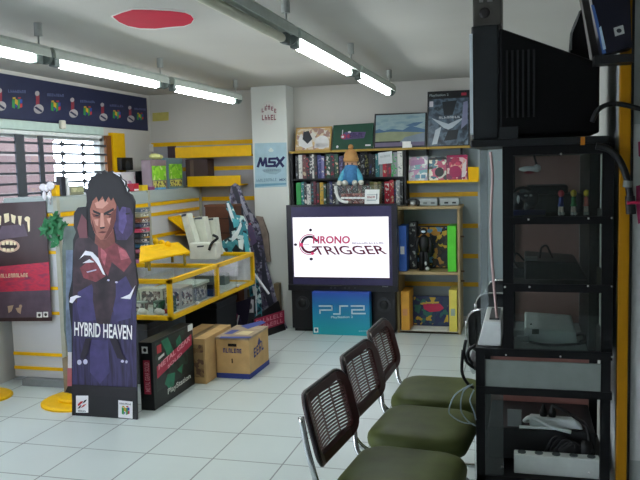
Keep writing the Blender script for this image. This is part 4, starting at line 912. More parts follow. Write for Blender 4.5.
# plain rag doll
D = lambda x, y: at(x, y, Y=7.0)
dl = thing('rag_doll', 'soft rag doll in blue clothes and a tan cap sitting on the plastic bag', 'doll', D(350, 188))
c = D(350.5, 169)
k = MB(); k.lathe([(.055, 0), (.085, .05), (.08, .12), (.055, .19), (.03, .215)], (c.x, 7.03, D(350, 184.6).z), 16); k.build('body', mat('#3f78a8', .7, 0, .25, 30), dl, smooth=True)
k = MB(); k.ball((c.x, 7.03, D(350, 163.5).z), (.062, .058, .066), 16); k.build('head', mat('#c89a78', .7), dl, smooth=True)
for s in (-1, 1):
    k = MB(); k.tube(smoothpath([(c.x+s*.05, 7.02, D(350, 170).z), (c.x+s*.085, 7.0, D(350, 176).z), (c.x+s*.1, 6.98, D(350, 181).z)]), .026, 10, taper=None); k.build('arm', mat('#58a8c0', .7, 0, .2, 30), dl, smooth=True)
    k = MB(); k.ball((c.x+s*.105, 6.975, D(350, 182.5).z), .027, 10); k.build('hand', mat('#d8d4c8', .7), dl, smooth=True)
    k = MB(); k.tube(smoothpath([(c.x+s*.035, 7.0, D(350, 182.5).z), (c.x+s*.05, 6.95, D(350, 182.8).z), (c.x+s*.055, 6.935, D(350, 183.5).z)]), .026, 10); k.build('leg', mat('#d0d0c8', .7), dl, smooth=True)
k = MB(); zc = D(350, 160).z
k.lathe([(.069, -.016), (.073, -.01), (.073, .018), (.066, .022), (.064, .05), (.05, .082), (.028, .1), (.008, .106)], (c.x, 7.03, zc), 18); k.ball((c.x, 7.03, zc+.122), .027, 10); k.build('cap', mat('#b98a54', .75, 0, .12, 25), dl, smooth=True)
k = MB(); 
for s in (-1, 1): k.ball((c.x+s*.022, 6.975, D(350, 164).z), (.008, .006, .01), 8)
k.build('eyes', BLACK, dl, smooth=True)

# ------------------------------------------------------------------ bookcase
bm_ = mat('#9c875f', .55, 0, .14, 6)
BY = 7.05
b0, b1 = at(396.5, 270, Y=BY).x, at(460, 270, Y=BY).x; bt = at(428, 206.5, Y=BY).z; bmz = at(428, 272, Y=BY).z
bc = thing('bookcase', 'open wooden bookcase with two compartments beside the television', 'bookcase', ((b0+b1)/2, 7.23, 0))
for x in (b0, b1-.022): B(x, x+.022, BY, 7.41, 0, bt-.025).build('side_panel', bm_, bc)
B(b0, b1+.012, BY-.004, 7.41, bt-.025, bt).build('top_board', bm_, bc, bevel=.002)
B(b0+.022, b1-.022, BY+.004, 7.41, bmz-.028, bmz).build('shelf_board', bm_, bc)
B(b0+.022, b1-.022, BY+.004, 7.41, 0, .02).build('bottom_board', mat('#b9b5a5', .5), bc)
B(b0+.022, b1-.022, BY+.004, BY+.02, 0, .018).build('kick_strip', bm_, bc)
k = MB(); 
for z in (.5, bmz, .92): k.cyl((b1, 7.12, z), (b1+.035, 7.12, z), .008, 8)
k.build('peg', mat('#5c4630', .6), bc)
bz = bmz+.001
def bbox(px0, px1, py0, d, col, label, z, Y0=BY+.02, name='game_box', pr=None, lab=None, x1in=None):
    a, b = at(px0, 250, Y=Y0).x, at(px1, 250, Y=Y0).x; top = at((px0+px1)/2, py0, Y=Y0).z
    t = thing(name, label, 'game box', ((a+b)/2, Y0+d/2, z), 'boxes in the wooden bookcase')
    B(a, b, Y0, Y0+d, z, top).build('carton', mat(col, .45), t, bevel=.003)
    if lab: B(a+.015, b-.02, Y0-.0012, Y0, z+(top-z)*.38, z+(top-z)*.55).build('sticker', lab, t)
    if pr: B(a+.01, b-.01, Y0-.0012, Y0, z+.012, top-.012).build('print', pr, t)
    return t
bbox(398.8, 406.5, 226, .28, '#2f5aa8', 'blue box with white sticker in the upper compartment', bz, lab=mat('#cdd0cc', .5))
bbox(447.5, 456.3, 226, .28, '#54c832', 'bright green box in the upper compartment', bz)
bbox(400, 408.5, 291.5, .28, '#d59a34', 'orange box in the lower compartment', .021, lab=mat('#c88a58', .5))
bbox(448.5, 456.6, 290, .28, '#d8c858', 'pale yellow box in the lower compartment', .021, lab=mat('#8a9a90', .5))
bbox(416, 448, 226, .03, '#1d1a1c', 'dark printed box of yellow and blue figures in the upper compartment', bz, 7.3, pr=collage(['#17161c', '#3a2c20', '#c8a030', '#20242c', '#5a88b0', '#17161c', '#b8802a'], 13))
bbox(409, 416.5, 222, .15, '#2a2c30', 'black box with pale marks beside the blue one', bz, 7.23, pr=collage(['#1e2024', '#2a2c30', '#9aa09a', '#1e2024'], 30))
q = at(424, 268, Y=7.14)
t = thing('black_figurine', 'black standing figurine before the dark printed box', 'figurine', (q.x, 7.16, bz))
k = MB(); k.tube([(q.x-.025, 7.16, bz), (q.x-.022, 7.16, bz+.15), (q.x-.012, 7.16, bz+.2)], .026, 10); k.tube([(q.x+.03, 7.15, bz), (q.x+.024, 7.155, bz+.15), (q.x+.012, 7.16, bz+.2)], .026, 10); k.tube([(q.x, 7.16, bz+.18), (q.x, 7.16, bz+.25), (q.x, 7.16, bz+.31), (q.x, 7.16, bz+.34)], .05, 12, taper=[.8, 1, 1, .4]); k.tube([(q.x-.045, 7.16, bz+.32), (q.x-.07, 7.15, bz+.25), (q.x-.06, 7.13, bz+.17)], .018, 8); k.tube([(q.x+.045, 7.16, bz+.32), (q.x+.07, 7.15, bz+.25), (q.x+.06, 7.13, bz+.17)], .018, 8); k.build('body', BLACK, t, smooth=True)
k = MB(); k.ball((q.x, 7.155, bz+.375), .035, 12); k.build('head', BLACK, t, smooth=True)
k = MB(); k.ball((q.x-.0, 7.125, bz+.375), (.022, .01, .012), 8); k.build('visor', mat('#c8dce8', .3), t)
k = MB(); k.ball((q.x+.035, 7.12, bz+.02), (.02, .02, .02), 8); k.ball((q.x+.02, 7.125, bz+.07), (.012, .012, .02), 8); k.build('boot', mat('#c8ccc8', .4), t)
pb = bbox(412, 448.5, 296, .03, '#22305c', 'navy box with a crimson banner and cartoon colours in the lower compartment', .021, 7.3, pr=collage(['#1e2a58', '#26405a', '#2a6a60', '#c8a838', '#20304a', '#1e2a58'], 14))
art(pb, [(mat('#c02a52', .45), [[(423, 304), (440, 303.5), (444, 308), (440, 311), (430, 312), (424, 309)]]), (mat('#d0b048', .45), [[(426, 302), (439, 301.5), (439, 303.2), (426, 303.5)]])], 'banner_print', .004, Y=7.2988)
k = MB(); a = at(412, 330, Y=7.1); b = at(447, 330, Y=7.1); k.box(a.x+.0, b.x, 7.08, 7.28, .0205, .0235)
k.solo('paper_sheet', mat('#d8dcd8', .6), 'white paper sheet lying on the floor of the bookcase', 'paper')
# on top of the bookcase
bt1 = bt+.001
for i, (x0, x1) in enumerate(((418.5, 437.5), (439.5, 459))):
    a, b = at(x0, 204, Y=7.12).x, at(x1, 204, Y=7.12).x
    t = thing('game_console', ('grey flat console on the bookcase, next to the headphones', 'grey flat console with dark slots at the bookcase end')[i], 'console', ((a+b)/2, 7.2, bt1), 'consoles on the bookcase')
    B(a, b, 7.12, 7.32, bt1, bt1+.07).build('body', mat('#9ca4a4', .45), t, bevel=.012)
    k = MB(); 
    for fr in (.25, .65): k.box(a+(b-a)*fr, a+(b-a)*(fr+.2), 7.118, 7.12, bt1+.02, bt1+.036)
    k.build('slot', mat('#5c6464' if i == 0 else '#1e2224', .5), t)
    B(a+.01, b-.01, 7.13, 7.31, bt1+.07, bt1+.075).build('lid', mat('#8a9292', .45), t, bevel=.003)
p = at(412.5, 203, Y=7.12)
t = thing('headphones', 'black headphones lying on the bookcase beside the consoles', 'headphones', (p.x, 7.13, bt1))
k = MB(); k.tube([(p.x+.055*math.cos(a), 7.13+.02*math.sin(a), bt1+.02+.05*math.sin(a)) for a in [math.pi*i/12 for i in range(13)]], .009, 8); k.build('headband', BLACK, t, smooth=True)
for s in (-1, 1): 
    k = MB(); k.ball((p.x+s*.05, 7.12, bt1+.032), (.022, .03, .031), 12); k.build('ear_cup', BLACK, t, smooth=True)
k = MB(); k.ball((p.x-.005, 7.165, bt1+.0222), (.03, .028, .022), 10); k.solo('white_mouse', mat('#d8dad8', .4), 'small white rounded mouse inside the headphone band', 'mouse', smooth=True)

# ------------------------------------------------------------------ robot cutouts and boards by the column
def cutout(outline, Y, name, label, base, layers, parts=None):
    t = thing(name, label, 'standee', at(outline[0][0], outline[0][1], Y=Y))
    MB().prism([at(x, y, Y=Y) for x, y in outline], (0, .012, 0)).build('board', base, t)
    art(t, layers, Y=Y)
    b = at(outline[0][0], outline[0][1], Y=Y); top = .5
    MB().box(b.x-.14, b.x-.09, Y+.012, Y+.1, 0, .45).build('easel_strut', mat('#7a6a52', .7), t)
    return t
Y1 = 7.08
cutout([(288, 329.5), (268, 329), (258, 300), (250, 262), (243, 235), (236, 215), (229, 198), (231, 186), (235, 183), (239.5, 186), (243, 196), (248, 208), (254, 216), (258, 222), (262, 238), (266, 262), (274, 290), (279, 310)], Y1, 'robot_cutout', 'tall grey violet armoured robot cutout beside the white column',
       collage(['#4a4a5c', '#6a6880', '#9a9aac', '#3c3a48', '#5c5470', '#7a7488'], 22), [
       (mat('#3a3a48', .5), [[(232, 187), (236, 186), (244, 208), (256, 240), (262, 262), (258, 262), (248, 232), (238, 206)], [(262, 250), (268, 280), (276, 312), (272, 318), (262, 285)]]),
       (mat('#a8a6b8', .5), [[(240, 196), (243, 200), (249, 214), (246, 216), (241, 204)], [(249, 212), (253, 214), (254, 222), (250, 220)], [(243, 210), (248, 222), (250, 232), (246, 228)]]),
       (mat('#b85a6a', .5), [EL(250, 224, 1.3, 1.1), EL(253, 231, 1.2, 1)]), (mat('#c8a050', .5), [EL(251, 239, 2, 1.6), EL(247, 235, 1.2, 1)]), (mat('#6a5a7c', .5), [[(247, 226), (252, 225), (257, 242), (252, 246)]])])
Y2 = 6.70
cutout([(262, 331), (254, 331), (252, 310), (248, 282), (240, 262), (226, 262), (216, 248), (214, 240), (222, 241), (230, 236), (229, 228), (232, 220), (226, 208), (225.5, 203), (228.5, 201), (232, 206), (236, 215), (243, 216), (247, 224), (248, 240), (252, 258), (258, 278), (261, 300)], Y2, 'robot_cutout', 'white and teal armoured robot cutout behind the glass case',
       collage(['#2c6a7a', '#3a8a98', '#1e3a48', '#cfe4e6', '#4a9aa8'], 17), [
       (mat('#e4eef0', .4), [[(226.5, 203), (229, 203), (235, 220), (234, 226), (230, 216)], [(232, 236), (237, 230), (241, 221), (242, 226), (237, 238), (232, 242)], [(216, 241), (219, 242), (226, 252), (223, 252)], [(238, 240), (244, 240), (243, 250), (239, 248)], [(230, 262), (236, 252), (240, 258), (238, 264)], [(252, 286), (256, 286), (258, 300), (254, 298)]]),
       (mat('#16222c', .5), [[(228, 214), (232, 222), (238, 222), (236, 230), (230, 232)], [(236, 244), (241, 250), (236, 258), (232, 250)]]),
       (mat('#56b4c4', .45), [[(232, 218), (240, 220), (238, 226), (234, 228)], [(243, 232), (247, 234), (250, 254), (246, 256)]])])
k = MB(); P = [at(x, y, Y=7.14) for x, y in ((256, 262), (270, 262), (268, 234), (262, 217), (256, 216))]
k.prism([p for p in P], (0, .03, 0)); zf = min(p.z for p in P)
k.box(P[0].x+.02, P[0].x+.07, 7.145, 7.165, 0, zf+.02)
k.solo('torn_cardboard', mat('#8a7a70', .7, 0, .2, 14), 'torn brownish cardboard behind the robots against the column', 'cardboard')
k = MB(); k.tube([at(254.5, 274, Y=6.66), at(269, 294, Y=6.66)], .012, 8); a = at(254.5, 274, Y=6.66)
k.cyl(a+V3((.0, .01, 0)), V3((a.x, 6.685, 0.0)), .005, 6)
k.solo('white_rod', mat('#dcdce4', .4), 'slanting white rod in front of the robots at the case end', 'rod')
# boards under the far end of the case
def leanboard(q, Y, col, name, label, layers=None, th=.01, cat='poster board'):
    P = [at(px, py, Y=Y) for px, py in q]; P[0].z = P[1].z = 0.0
    for i in (2, 3): P[i].y += .03
    t = thing(name, label, cat, (P[0]+P[1])/2)
    MB().prism(P, (0, th, 0)).build('panel', col, t)
    if layers: onP(P, t, layers)
    return t, P
leanboard([(223, 352), (246, 350), (250, 298), (226, 306)], 6.635, mat('#2a2438', .45), 'poster_board', 'dark violet poster board standing under the end of the glass case', [(collage(['#3a2c5a', '#6a3a6c', '#943c60', '#4a4580', '#2c2440'], 13), [r4(.1, .04, .98, .97)]), (mat('#c8c8cc', .5), [r4(0, 0, .08, 1), [(.5, .35), (.56, .3), (.6, .7), (.54, .7)]])])
t, P = leanboard([(247, 345), (254, 344), (254, 296), (246, 298)], 6.655, mat('#3a3c42', .45), 'sign_card', 'narrow card with a small white square under the case end')
onP(P, t, [(mat('#d8d4d8', .5), [r4(.05, .62, .95, .95)]), (mat('#5a5660', .5), [e4(.5, .78, .25, .08)])])
a = at(257, 331, Z=0); b = at(285, 330, Z=0)
P = [at(254, 352, Y=6.5), at(286, 331.5, Y=7.02), at(278.5, 300.5, Y=7.05), at(253, 319, Y=6.56)]; P[0].z = P[1].z = 0
t = thing('lettered_board', 'black board with rows of crimson lettering leaning by the column foot', 'board', (P[0]+P[1])/2)
k = MB(); d = (P[1]-P[0]).cross(P[3]-P[0]).normalized()*-.012; k.prism(P, d); k.build('panel', mat('#1b1a1e', .45), t)
onP(P, t, [(mat('#9c2444', .5), [r4(.04, .34, .96, .97)])])
for j in range(2): marks(t, P[0]+(P[1]-P[0])*.08+(P[3]-P[0])*(.41+.28*j), (P[1]-P[0])*.84, (P[3]-P[0])*.2, 8, mat('#d88a98', .5), .0035, seed=20+j)

# dark storage boxes under the case
goods_ = mat('#1c1e22', .5)
for i, (x0, x1, y0, y1, h, lab) in enumerate(((-3.3, -2.72, 5.0, 5.66, .47, 'large dark grey storage box under the glass case, behind the soldier box'), (-3.0, -2.58, 5.98, 6.45, .45, 'large black storage box under the far half of the glass case'))):
    t = thing('storage_box', lab, 'box', ((x0+x1)/2, (y0+y1)/2, 0))
    B(x0, x1, y0, y1, 0, h-.05).build('body', mat(('#3a3f42', '#17181b')[i], .5), t, bevel=.008); B(x0-.008, x1+.008, y0-.008, y1+.008, h-.05, h).build('lid', mat(('#33383a', '#101114')[i], .5), t, bevel=.006)
t = thing('sign_card', 'small white square sign on the storage box behind the soldier box', 'sign', (-2.5, 5.2, .47)); 
q = [at(187, 337, Y=5.152), at(192.5, 336, Y=5.152), at(192.5, 324.5, Y=5.152), at(187, 326, Y=5.152)]
MB().prism(q, (0, .004, 0)).build('sheet', mat('#dcdcdc', .5), t); onP(q, t, [(mat('#44484c', .5), [e4(.5, .55, .3, .22)])])

# black game box with green soldiers
t = thing('game_display_box', 'big black METAL GEAR SOLID box with green art and pink lettering', 'game box', (-2.44, 4.79, 0))
gx0, gx1, gy0, gy1, gh = -2.495, -2.395, 4.45, 5.09, .465
B(gx0, gx1, gy0, gy1, 0, gh).build('carton', mat('#14181a', .4), t, bevel=.003)
Pf = [V3((gx1, gy0, 0)), V3((gx1, gy1, 0)), V3((gx1, gy1, gh)), V3((gx1, gy0, gh))]
onP(Pf, t, [(collage(['#14201e', '#1e3a32', '#14181a', '#1a2c28'], 11), [r4(.06, .25, .97, .97)]), (mat('#2a7a5c', .45, 0, .2, 18), [[(.2, .96), (.36, .97), (.5, .7), (.45, .5), (.36, .62), (.3, .78)], [(.55, .86), (.66, .92), (.72, .66), (.6, .55)], [(.24, .3), (.32, .42), (.5, .38), (.46, .2), (.34, .16), (.3, .24)], [(.55, .4), (.7, .44), (.66, .3)]]),
            (mat('#b8304c', .45), [[(.08, .44), (.95, .66), (.95, .84), (.08, .62)]]), (mat('#c43040', .45), [r4(.1, .8, .2, .92)]), (mat('#d8d8d8', .45), [[(.12, .7), (.26, .73), (.26, .77), (.12, .74)]]), (WHITE, [r4(.86, .9, .99, 1.0)])])
UU, VV = Pf[1]-Pf[0], Pf[3]-Pf[0]
letters(t, 'METAL GEAR', Pf[0]+UU*.11+VV*.555, UU*.8+VV*.195, VV*.085, mat('#e89aa8', .45), .0045, .03)
letters(t, 'SOLID', Pf[0]+UU*.32+VV*.5, UU*.36+VV*.088, VV*.055, mat('#e89aa8', .45), .0045, .03)
letters(t, 'PlayStation', Pf[0]+UU*.3+VV*.09, UU*.58+VV*.03, VV*.11, mat('#dcdcd4', .45), .003, .02)
Ps = [V3((gx0, gy0, 0)), V3((gx1, gy0, 0)), V3((gx1, gy0, gh)), V3((gx0, gy0, gh))]
onP(Ps, t, [(mat('#b8304c', .45), [r4(.3, .24, .8, .74)]), (WHITE, [r4(.25, .84, .7, .94)]), (BLACK, [e4(.48, .89, .12, .03)])])
letters(t, 'METAL GEAR SOLID', Ps[0]+V3((.075, 0, .13)), V3((0, 0, .2)), V3((-.035, 0, 0)), mat('#e89aa8', .45), .003, .02)

# cardboard cartons
def carton(x0, x1, y0, y1, h, col, label, rz=0):
    t = thing('cardboard_carton', label, 'carton', ((x0+x1)/2, (y0+y1)/2, 0), 'cardboard cartons on the floor')
    B(x0, x1, y0, y1, 0, h).build('body', mat(col, .75, 0, .12, 9), t, bevel=.004)
    return t
t = carton(-2.56, -2.302, 5.1, 5.62, .345, '#c29e6a', 'plain brown carton between the black box and the printed carton')
B(-2.44, -2.39, 5.098, 5.621, .345, .347).build('tape', mat('#7c6644', .5), t)
MB().flat([(-2.4, 5.0985, .05), (-2.32, 5.0985, .05), (-2.32, 5.0985, .3), (-2.4, 5.0985, .3)]).build('print', collage(['#9c7f56', '#8a6a44', '#9c7f56', '#6a4c3a'], 20), t)
t = carton(-2.295, -2.025, 5.28, 5.73, .315, '#c8a26c', 'brown carton with blue printing and a hand hole, lid printed blue')
kx0, kx1, ky0, ky1, kh = -2.295, -2.025, 5.28, 5.73, .315
B(kx0-.002, kx1+.002, ky0-.002, ky1+.002, .001, .04).build('band', mat('#2c3c86', .6), t)
k = MB(); k.box(kx0-.003, kx1+.003, ky0-.003, ky1+.003, kh-.012, kh+.004); k.build('lid', mat('#a8947c', .6, 0, .2, 12), t)
art(t, [(mat('#3f4d92', .6), [[(219, 338.4), (250, 338.4), (252, 336.6), (221, 336.6)], [(240, 326), (262, 320.5), (266, 323), (248, 329)], [(224, 334), (232, 334), (240, 330), (232, 330)]]), (mat('#d8c89a', .6), [[(234, 334.5), (248, 335), (254, 331.5), (243, 331)]])], 'print', .001, Z=kh+.004)
Po = V3((kx0, ky0, 0))
k = MB(); k.box(kx0+.1, kx0+.17, ky0-.0015, ky0+.01, .25, .272); k.build('hand_hole', mat('#120e0c', .9), t)
cb = mat('#2e3a7c', .6)
marks(t, (kx0+.06, ky0, .2), (.155, 0, 0), (0, 0, .035), 7, cb, .0015, seed=31)
B(kx0+.125, kx0+.135, ky0-.0012, ky0, .12, .155).build('mark', mat('#3a2a1c', .8), t)
onP([V3((kx1, ky0, 0)), V3((kx1, ky1, 0)), V3((kx1, ky1, kh)), V3((kx1, ky0, kh))], t, [(cb, [[(.42, .72), (.5, .88), (.58, .76), (.66, .74), (.5, .68)]])], 'logo')
marks(t, (kx1, ky0+.1, .14), (0, .24, .02), (0, 0, .075), 4, cb, .0015, seed=33)

# ------------------------------------------------------------------ chairs
def rrect(w, h, r, n=6):
    o = []
    for cx, cy, a0 in ((w-r, h-r, 0), (-w+r, h-r, 90), (-w+r, -h+r, 180), (w-r, -h+r, 270)):
        for i in range(n+1):
            a = math.radians(a0+90*i/n); o.append((cx+r*math.cos(a), cy+r*math.sin(a)))
    return o
def make_chair(seat_m, frame_m, cane_m, trim_m, loc, rz, label, group, solid=False):
    t = thing('cane_back_chair', label, 'chair', loc, group, rz)
    # seat
    k = MB(); pts = rrect(.215, .225, .095, 6); prof = [(.86, .40), (.95, .405), (.99, .422), (1.0, .44), (.985, .46), (.94, .475), (.86, .485), (.7, .492), (.35, .496)]
    vs = []; fs = []; n = len(pts)
    for s, z in prof: vs += [(x*s+.01, y*s, z-.012*(x < -.1)*0) for x, y in pts]
    for i in range(len(prof)-1): fs += [(i*n+j, i*n+(j+1) % n, (i+1)*n+(j+1) % n, (i+1)*n+j) for j in range(n)]
    fs += [tuple(range(n-1, -1, -1)), tuple((len(prof)-1)*n+j for j in range(n))]
    k.add(vs, fs); k.build('seat', seat_m, t, local=True, smooth=True)
    # back
    def bp(u, v, d=0):  # u across -.23...23, v up 0...28
        return V3((-.222-.25*v-.04*(1-(u/.22)**2)+d, u, .53+v))
    H2, W2 = .127, .218
    out = rrect(W2, H2, .07, 6); inn = rrect(W2-.04, H2-.03, .03, 6); n = len(out); k = MB(); vs = []
    for lst, d in ((out, .012), (inn, .012), (inn, -.012), (out, -.012)): vs += [bp(u, v+H2, d) for u, v in lst]
    fs = []
    for a in range(4):
        b = (a+1) % 4
        fs += [(a*n+j, a*n+(j+1) % n, b*n+(j+1) % n, b*n+j) for j in range(n)]
    k.add(vs, fs); bo = k.build('backrest', frame_m, t, local=True)
    k = MB(); m = 8
    for i in range(16):
        v = .033+i*.0125; ps_ = [bp(-.18+.36*j/m, v, 0) for j in range(m+1)]
        k.tube(ps_, .0044, 5)
    for u in (-.1, 0, .1): k.tube([bp(u, .03, -.003), bp(u, .225, -.003)], .004, 5)
    if solid:
        k = MB(); q = [bp(-.18+.36*j/m, .028, -.004) for j in range(m+1)]; w_ = [bp(-.18+.36*j/m, .226, -.004) for j in range(m+1)]
        k.add(q+w_+[p+V3((.008, 0, 0)) for p in q+w_], [(j, j+1, m+2+j, m+1+j) for j in range(m)]+[(2*m+2+j, 3*m+3+j, 3*m+4+j, 2*m+3+j) for j in range(m)])
    k.build('back_panel' if solid else 'cane_slats', cane_m, bo, local=True)
    k = MB(); oo = rrect(W2+.003, H2+.003, .071, 6); k.tube([bp(u, v+H2, 0) for u, v in oo], .008, 6, closed=True); k.build('edge_trim', trim_m, bo, local=True, smooth=True)
    # cantilever tube frame
    half = []
    for s in (1, -1):
        y = .2*s; yo = .226*s
        p = [(-.292, yo, .72), (-.275, yo, .62), (-.252, yo, .53), (-.235, y*1.04, .45), (-.19, y, .405), (-.12, y, .392), (.16, y, .395), (.2, y, .385), (.215, y, .34), (.215, y, .06), (.2, y, .02), (.15, y, .013), (-.2, y, .013)]
        half.append(p)
    path = half[0]+[(-.225, .15, .013), (-.225, -.15, .013)]+half[1][::-1]
    k = MB(); k.tube(smoothpath(path, 4), .0115, 10); k.build('tube_frame', CHROME, t, local=True, smooth=True)
    return t
olive = mat('#525a2e', .5, 0, .25, 6, .25); darkbr = mat('#4c2624', .3, 0, .1, 20); cane = mat('#5e3c36', .4)
c1 = make_chair(olive, darkbr, cane, mat('#2a2326', .3), (-.445, 2.66, 0), math.radians(-6), 'olive seated cane back chair farthest from the television, at the picture bottom', 'olive cane back chairs in a row')
dup(c1, (-.432, 3.19, 0), math.radians(-6), 'olive seated cane back chair in the middle of its row of three')
dup(c1, (-.425, 3.70, 0), math.radians(-2), 'olive seated cane back chair closest to the television')
bc_ = make_chair(mat('#1a1c1e', .4), mat('#16181a', .4), mat('#202426', .5), CHROME, (-.085, 4.5, 0), math.radians(90), 'black chair with chrome edge nearest behind the game rack', 'black chairs beyond the game rack', True)
dup(bc_, (-.07, 5.05, 0), math.radians(90), 'black chair with chrome edge second behind the game rack')
dup(bc_, (-.03, 5.6, 0), math.radians(90), 'black chair with chrome edge farthest behind the game rack')

# ------------------------------------------------------------------ game rack
ry0, ry1 = 2.95, 3.5
rk = thing('game_rack', 'tall black steel rack of consoles with clear side panels and screws', 'rack', (.06, 3.22, 0))
RB = mat('#0c0d0f', .45, 0, .07, 18, .25); xL, xU, xR2 = -.185, -.08, .318
def shelfz(y): return at(540, y, Y=ry0).z
z_top = shelfz(150); z_a = shelfz(220.5); z_b = shelfz(288); z_c = shelfz(352); z_w0 = shelfz(389); z_w1 = shelfz(362)
for x in (xU, xR2-.04):
    for y in (ry0, ry1-.03): B(x, x+.04, y, y+.03, z_c, z_top).build('upper_post', RB, rk)
for x in (xL, xR2-.04):
    for y in (ry0, ry1-.03): B(x, x+.035, y, y+.03, 0, z_c).build('lower_post', RB, rk)
for z, h in ((z_top, .035), (z_a, .028), (z_b, .03)):
    B(xU, xR2, ry0-.002, ry1, z-h/2, z+h/2).build('shelf_plate', RB, rk)
B(xL, xR2, ry0-.004, ry1, z_c-.022, z_c+.008).build('counter_plate', RB, rk)
B(xL-.012, xR2-.015, ry0-.012, ry1+.02, z_top+.0175, z_top+.045).build('top_tray', mat('#16181a', .4), rk, bevel=.004)
B(xL, xR2, ry0-.002, ry0+.02, z_w0-.03, z_w0).build('lower_rail', RB, rk); 
B(xL+.03, xR2-.035, ry0+.004, ry0+.012, z_w0, z_w1).build('light_panel', mat('#7e8680', .4), rk)
B(xL, xR2, ry0, ry1, .335, .36).build('bottom_plate', RB, rk)
B(xL+.035, xR2-.04, ry1-.012, ry1-.004, .36, z_w0).build('lower_back_panel', mat('#9a6a60', .6), rk)
B(xU+.035, .235, ry1-.012, ry1-.004, z_c, z_top).build('back_panel', mat('#a07a70', .6, 0, .1, 5), rk)
B(.235, .262, ry0+.02, ry1-.02, z_c+.01, z_top-.02).build('cable_duct', mat('#1a1b1d', .5), rk)
B(.236, .246, ry1-.03, ry1-.015, z_c+.01, z_top-.03).build('silver_strip', mat('#7c8084', .3, .6), rk)
B(xU+.04, xR2-.04, ry0+.004, ry0+.008, z_c+.01, z_top-.018).build('side_pane', clear('#d4dcda', .07, .03, 'acrylic', .0), rk)
B(xL, xU, ry0+.006, ry0+.01, .36, z_w0-.03).build('lower_pane', clear('#c4cccb', .06, .03, 'acrylic'), rk)
k = MB()
for px, py in ((561, 154), (528.5, 219.5), (588.5, 218.5), (612, 218), (505, 287), (529.5, 287), (588, 286), (612, 286.5), (506, 355), (560.5, 356.5), (612, 357), (502, 467), (589, 473)):
    p = at(px, py, Y=ry0-.004); k.ball((p.x, ry0-.003, p.z), (.0042, .004, .0042), 8)
k.build('screw', mat('#d8d8d4', .3, .3), rk)
B(.2, .215, ry0-.014, ry0-.004, z_top-.02+.033, z_top+.043).build('amber_label', mat('#b06a10', .5), rk)
# trim strips at the front edge of the rack
P = [at(x, y, Y=3.0) for x, y in ((490.5, 152), (492.5, 175), (491, 215), (491.5, 250), (494, 285), (497, 318))]
k = MB(); k.tube(smoothpath(P), .0055, 8); k.build('pink_hose', mat('#c8a8a4', .4), rk, smooth=True)
B(at(480, 200, Y=3.3).x, at(488, 200, Y=3.3).x, 3.3, 3.31, z_c+.01, z_top+.015).build('acrylic_flap', clear('#dfe6e6', .1, .05, 'acrylic_flap', .35, '#aab2b4'), rk)
# white block on the counter edge
k = MB(); z0 = z_c+.009
a = at(477.5, 350, Y=2.985); b = at(501.5, 350, Y=2.985); zt2 = at(490, 321.5, Y=2.985).z
wb = thing('joystick_box', 'white tapered arcade control box on the rack edge', 'control box', ((a.x+b.x)/2, 3.1, z0))
k.hexa([(a.x, 2.985, z0), (b.x, 2.985, z0), (b.x, 3.3, z0), (a.x, 3.3, z0), (a.x+.025, 2.985, zt2), (b.x, 2.985, zt2), (b.x, 3.3, zt2), (a.x+.025, 3.3, zt2)]); k.build('shell', mat('#d8dcd8', .45), wb, bevel=.004)
B(a.x+.045, b.x-.01, 3.02, 3.25, zt2, zt2+.006).build('top_plate', mat('#3a3c40', .4), wb)

# consoles and pads in the rack
zz1 = z_a+.0145
t = thing('game_console', 'dark grey console on the top level of the rack', 'console', (.13, 3.25, zz1), 'consoles in the rack')
B(.0, .225, 3.16, 3.4, zz1, zz1+.075).build('body', mat('#42494c', .4), t, bevel=.01); B(.01, .17, 3.17, 3.38, zz1+.075, zz1+.11).build('top_deck', mat('#262b2e', .4), t, bevel=.008)
k = MB(); k.box(-.02, .02, 3.17, 3.2, zz1+.02, zz1+.1); k.build('connector', mat('#6a7074', .4), t)
t = thing('coiled_gamepad', 'black gamepad with coiled cable on the top level of the rack', 'gamepad', (-.01, 3.12, zz1), 'gamepads in the rack')
p = V3((-.005, 3.1, zz1))
k = MB(); k.ball(p+V3((-.02, 0, .05)), (.028, .02, .04), 12); k.ball(p+V3((.035, 0, .06)), (.028, .02, .035), 12); k.ball(p+V3((.008, 0, .066)), (.03, .018, .022), 10); k.build('grip', mat('#2c3034', .4), t, smooth=True)
k = MB(); k.ball(p+V3((-.018, -.018, .06)), (.006, .006, .018), 8); k.ball(p+V3((.012, -.018, .075)), (.008, .006, .004), 8); k.ball(p+V3((.03, -.018, .075)), (.006, .006, .005), 8); k.build('buttons', mat('#c0c4c4', .4), t, smooth=True)
k = MB(); k.tube([p+V3((.05*math.cos(a), .02+.001*a, .055+.05*math.sin(a))) for a in [i*.4 for i in range(16)]], .006, 6); k.build('cable', BLACK, t, smooth=True)
B(-.05, .08, 3.03, 3.06, zz1, zz1+.02).solo('blue_case', mat('#20285c', .4), 'thin dark blue case lying on the top level of the rack', 'game case', bevel=.002)
t = thing('hanging_gamepad', 'small white gamepad hanging under the rack top', 'gamepad', at(528, 172, Y=3.1), 'gamepads in the rack')
p = at(529, 169, Y=3.1)
k = MB(); k.ball(p, (.04, .014, .012), 12); k.ball(p+V3((.03, 0, .002)), (.016, .012, .016), 10); k.build('grip', mat('#e0e0e0', .4), t, smooth=True)
k = MB(); k.ball(p+V3((.0, -.012, -.014)), (.02, .006, .006), 8); k.build('stripe', mat('#a03a48', .4), t)
k = MB(); k.tube(smoothpath([p+V3((.03, 0, .01)), p+V3((.02, .02, .05)), V3((p.x+.02, p.y+.02, z_top-.02))]), .004, 6); k.build('cable', BLACK, t)
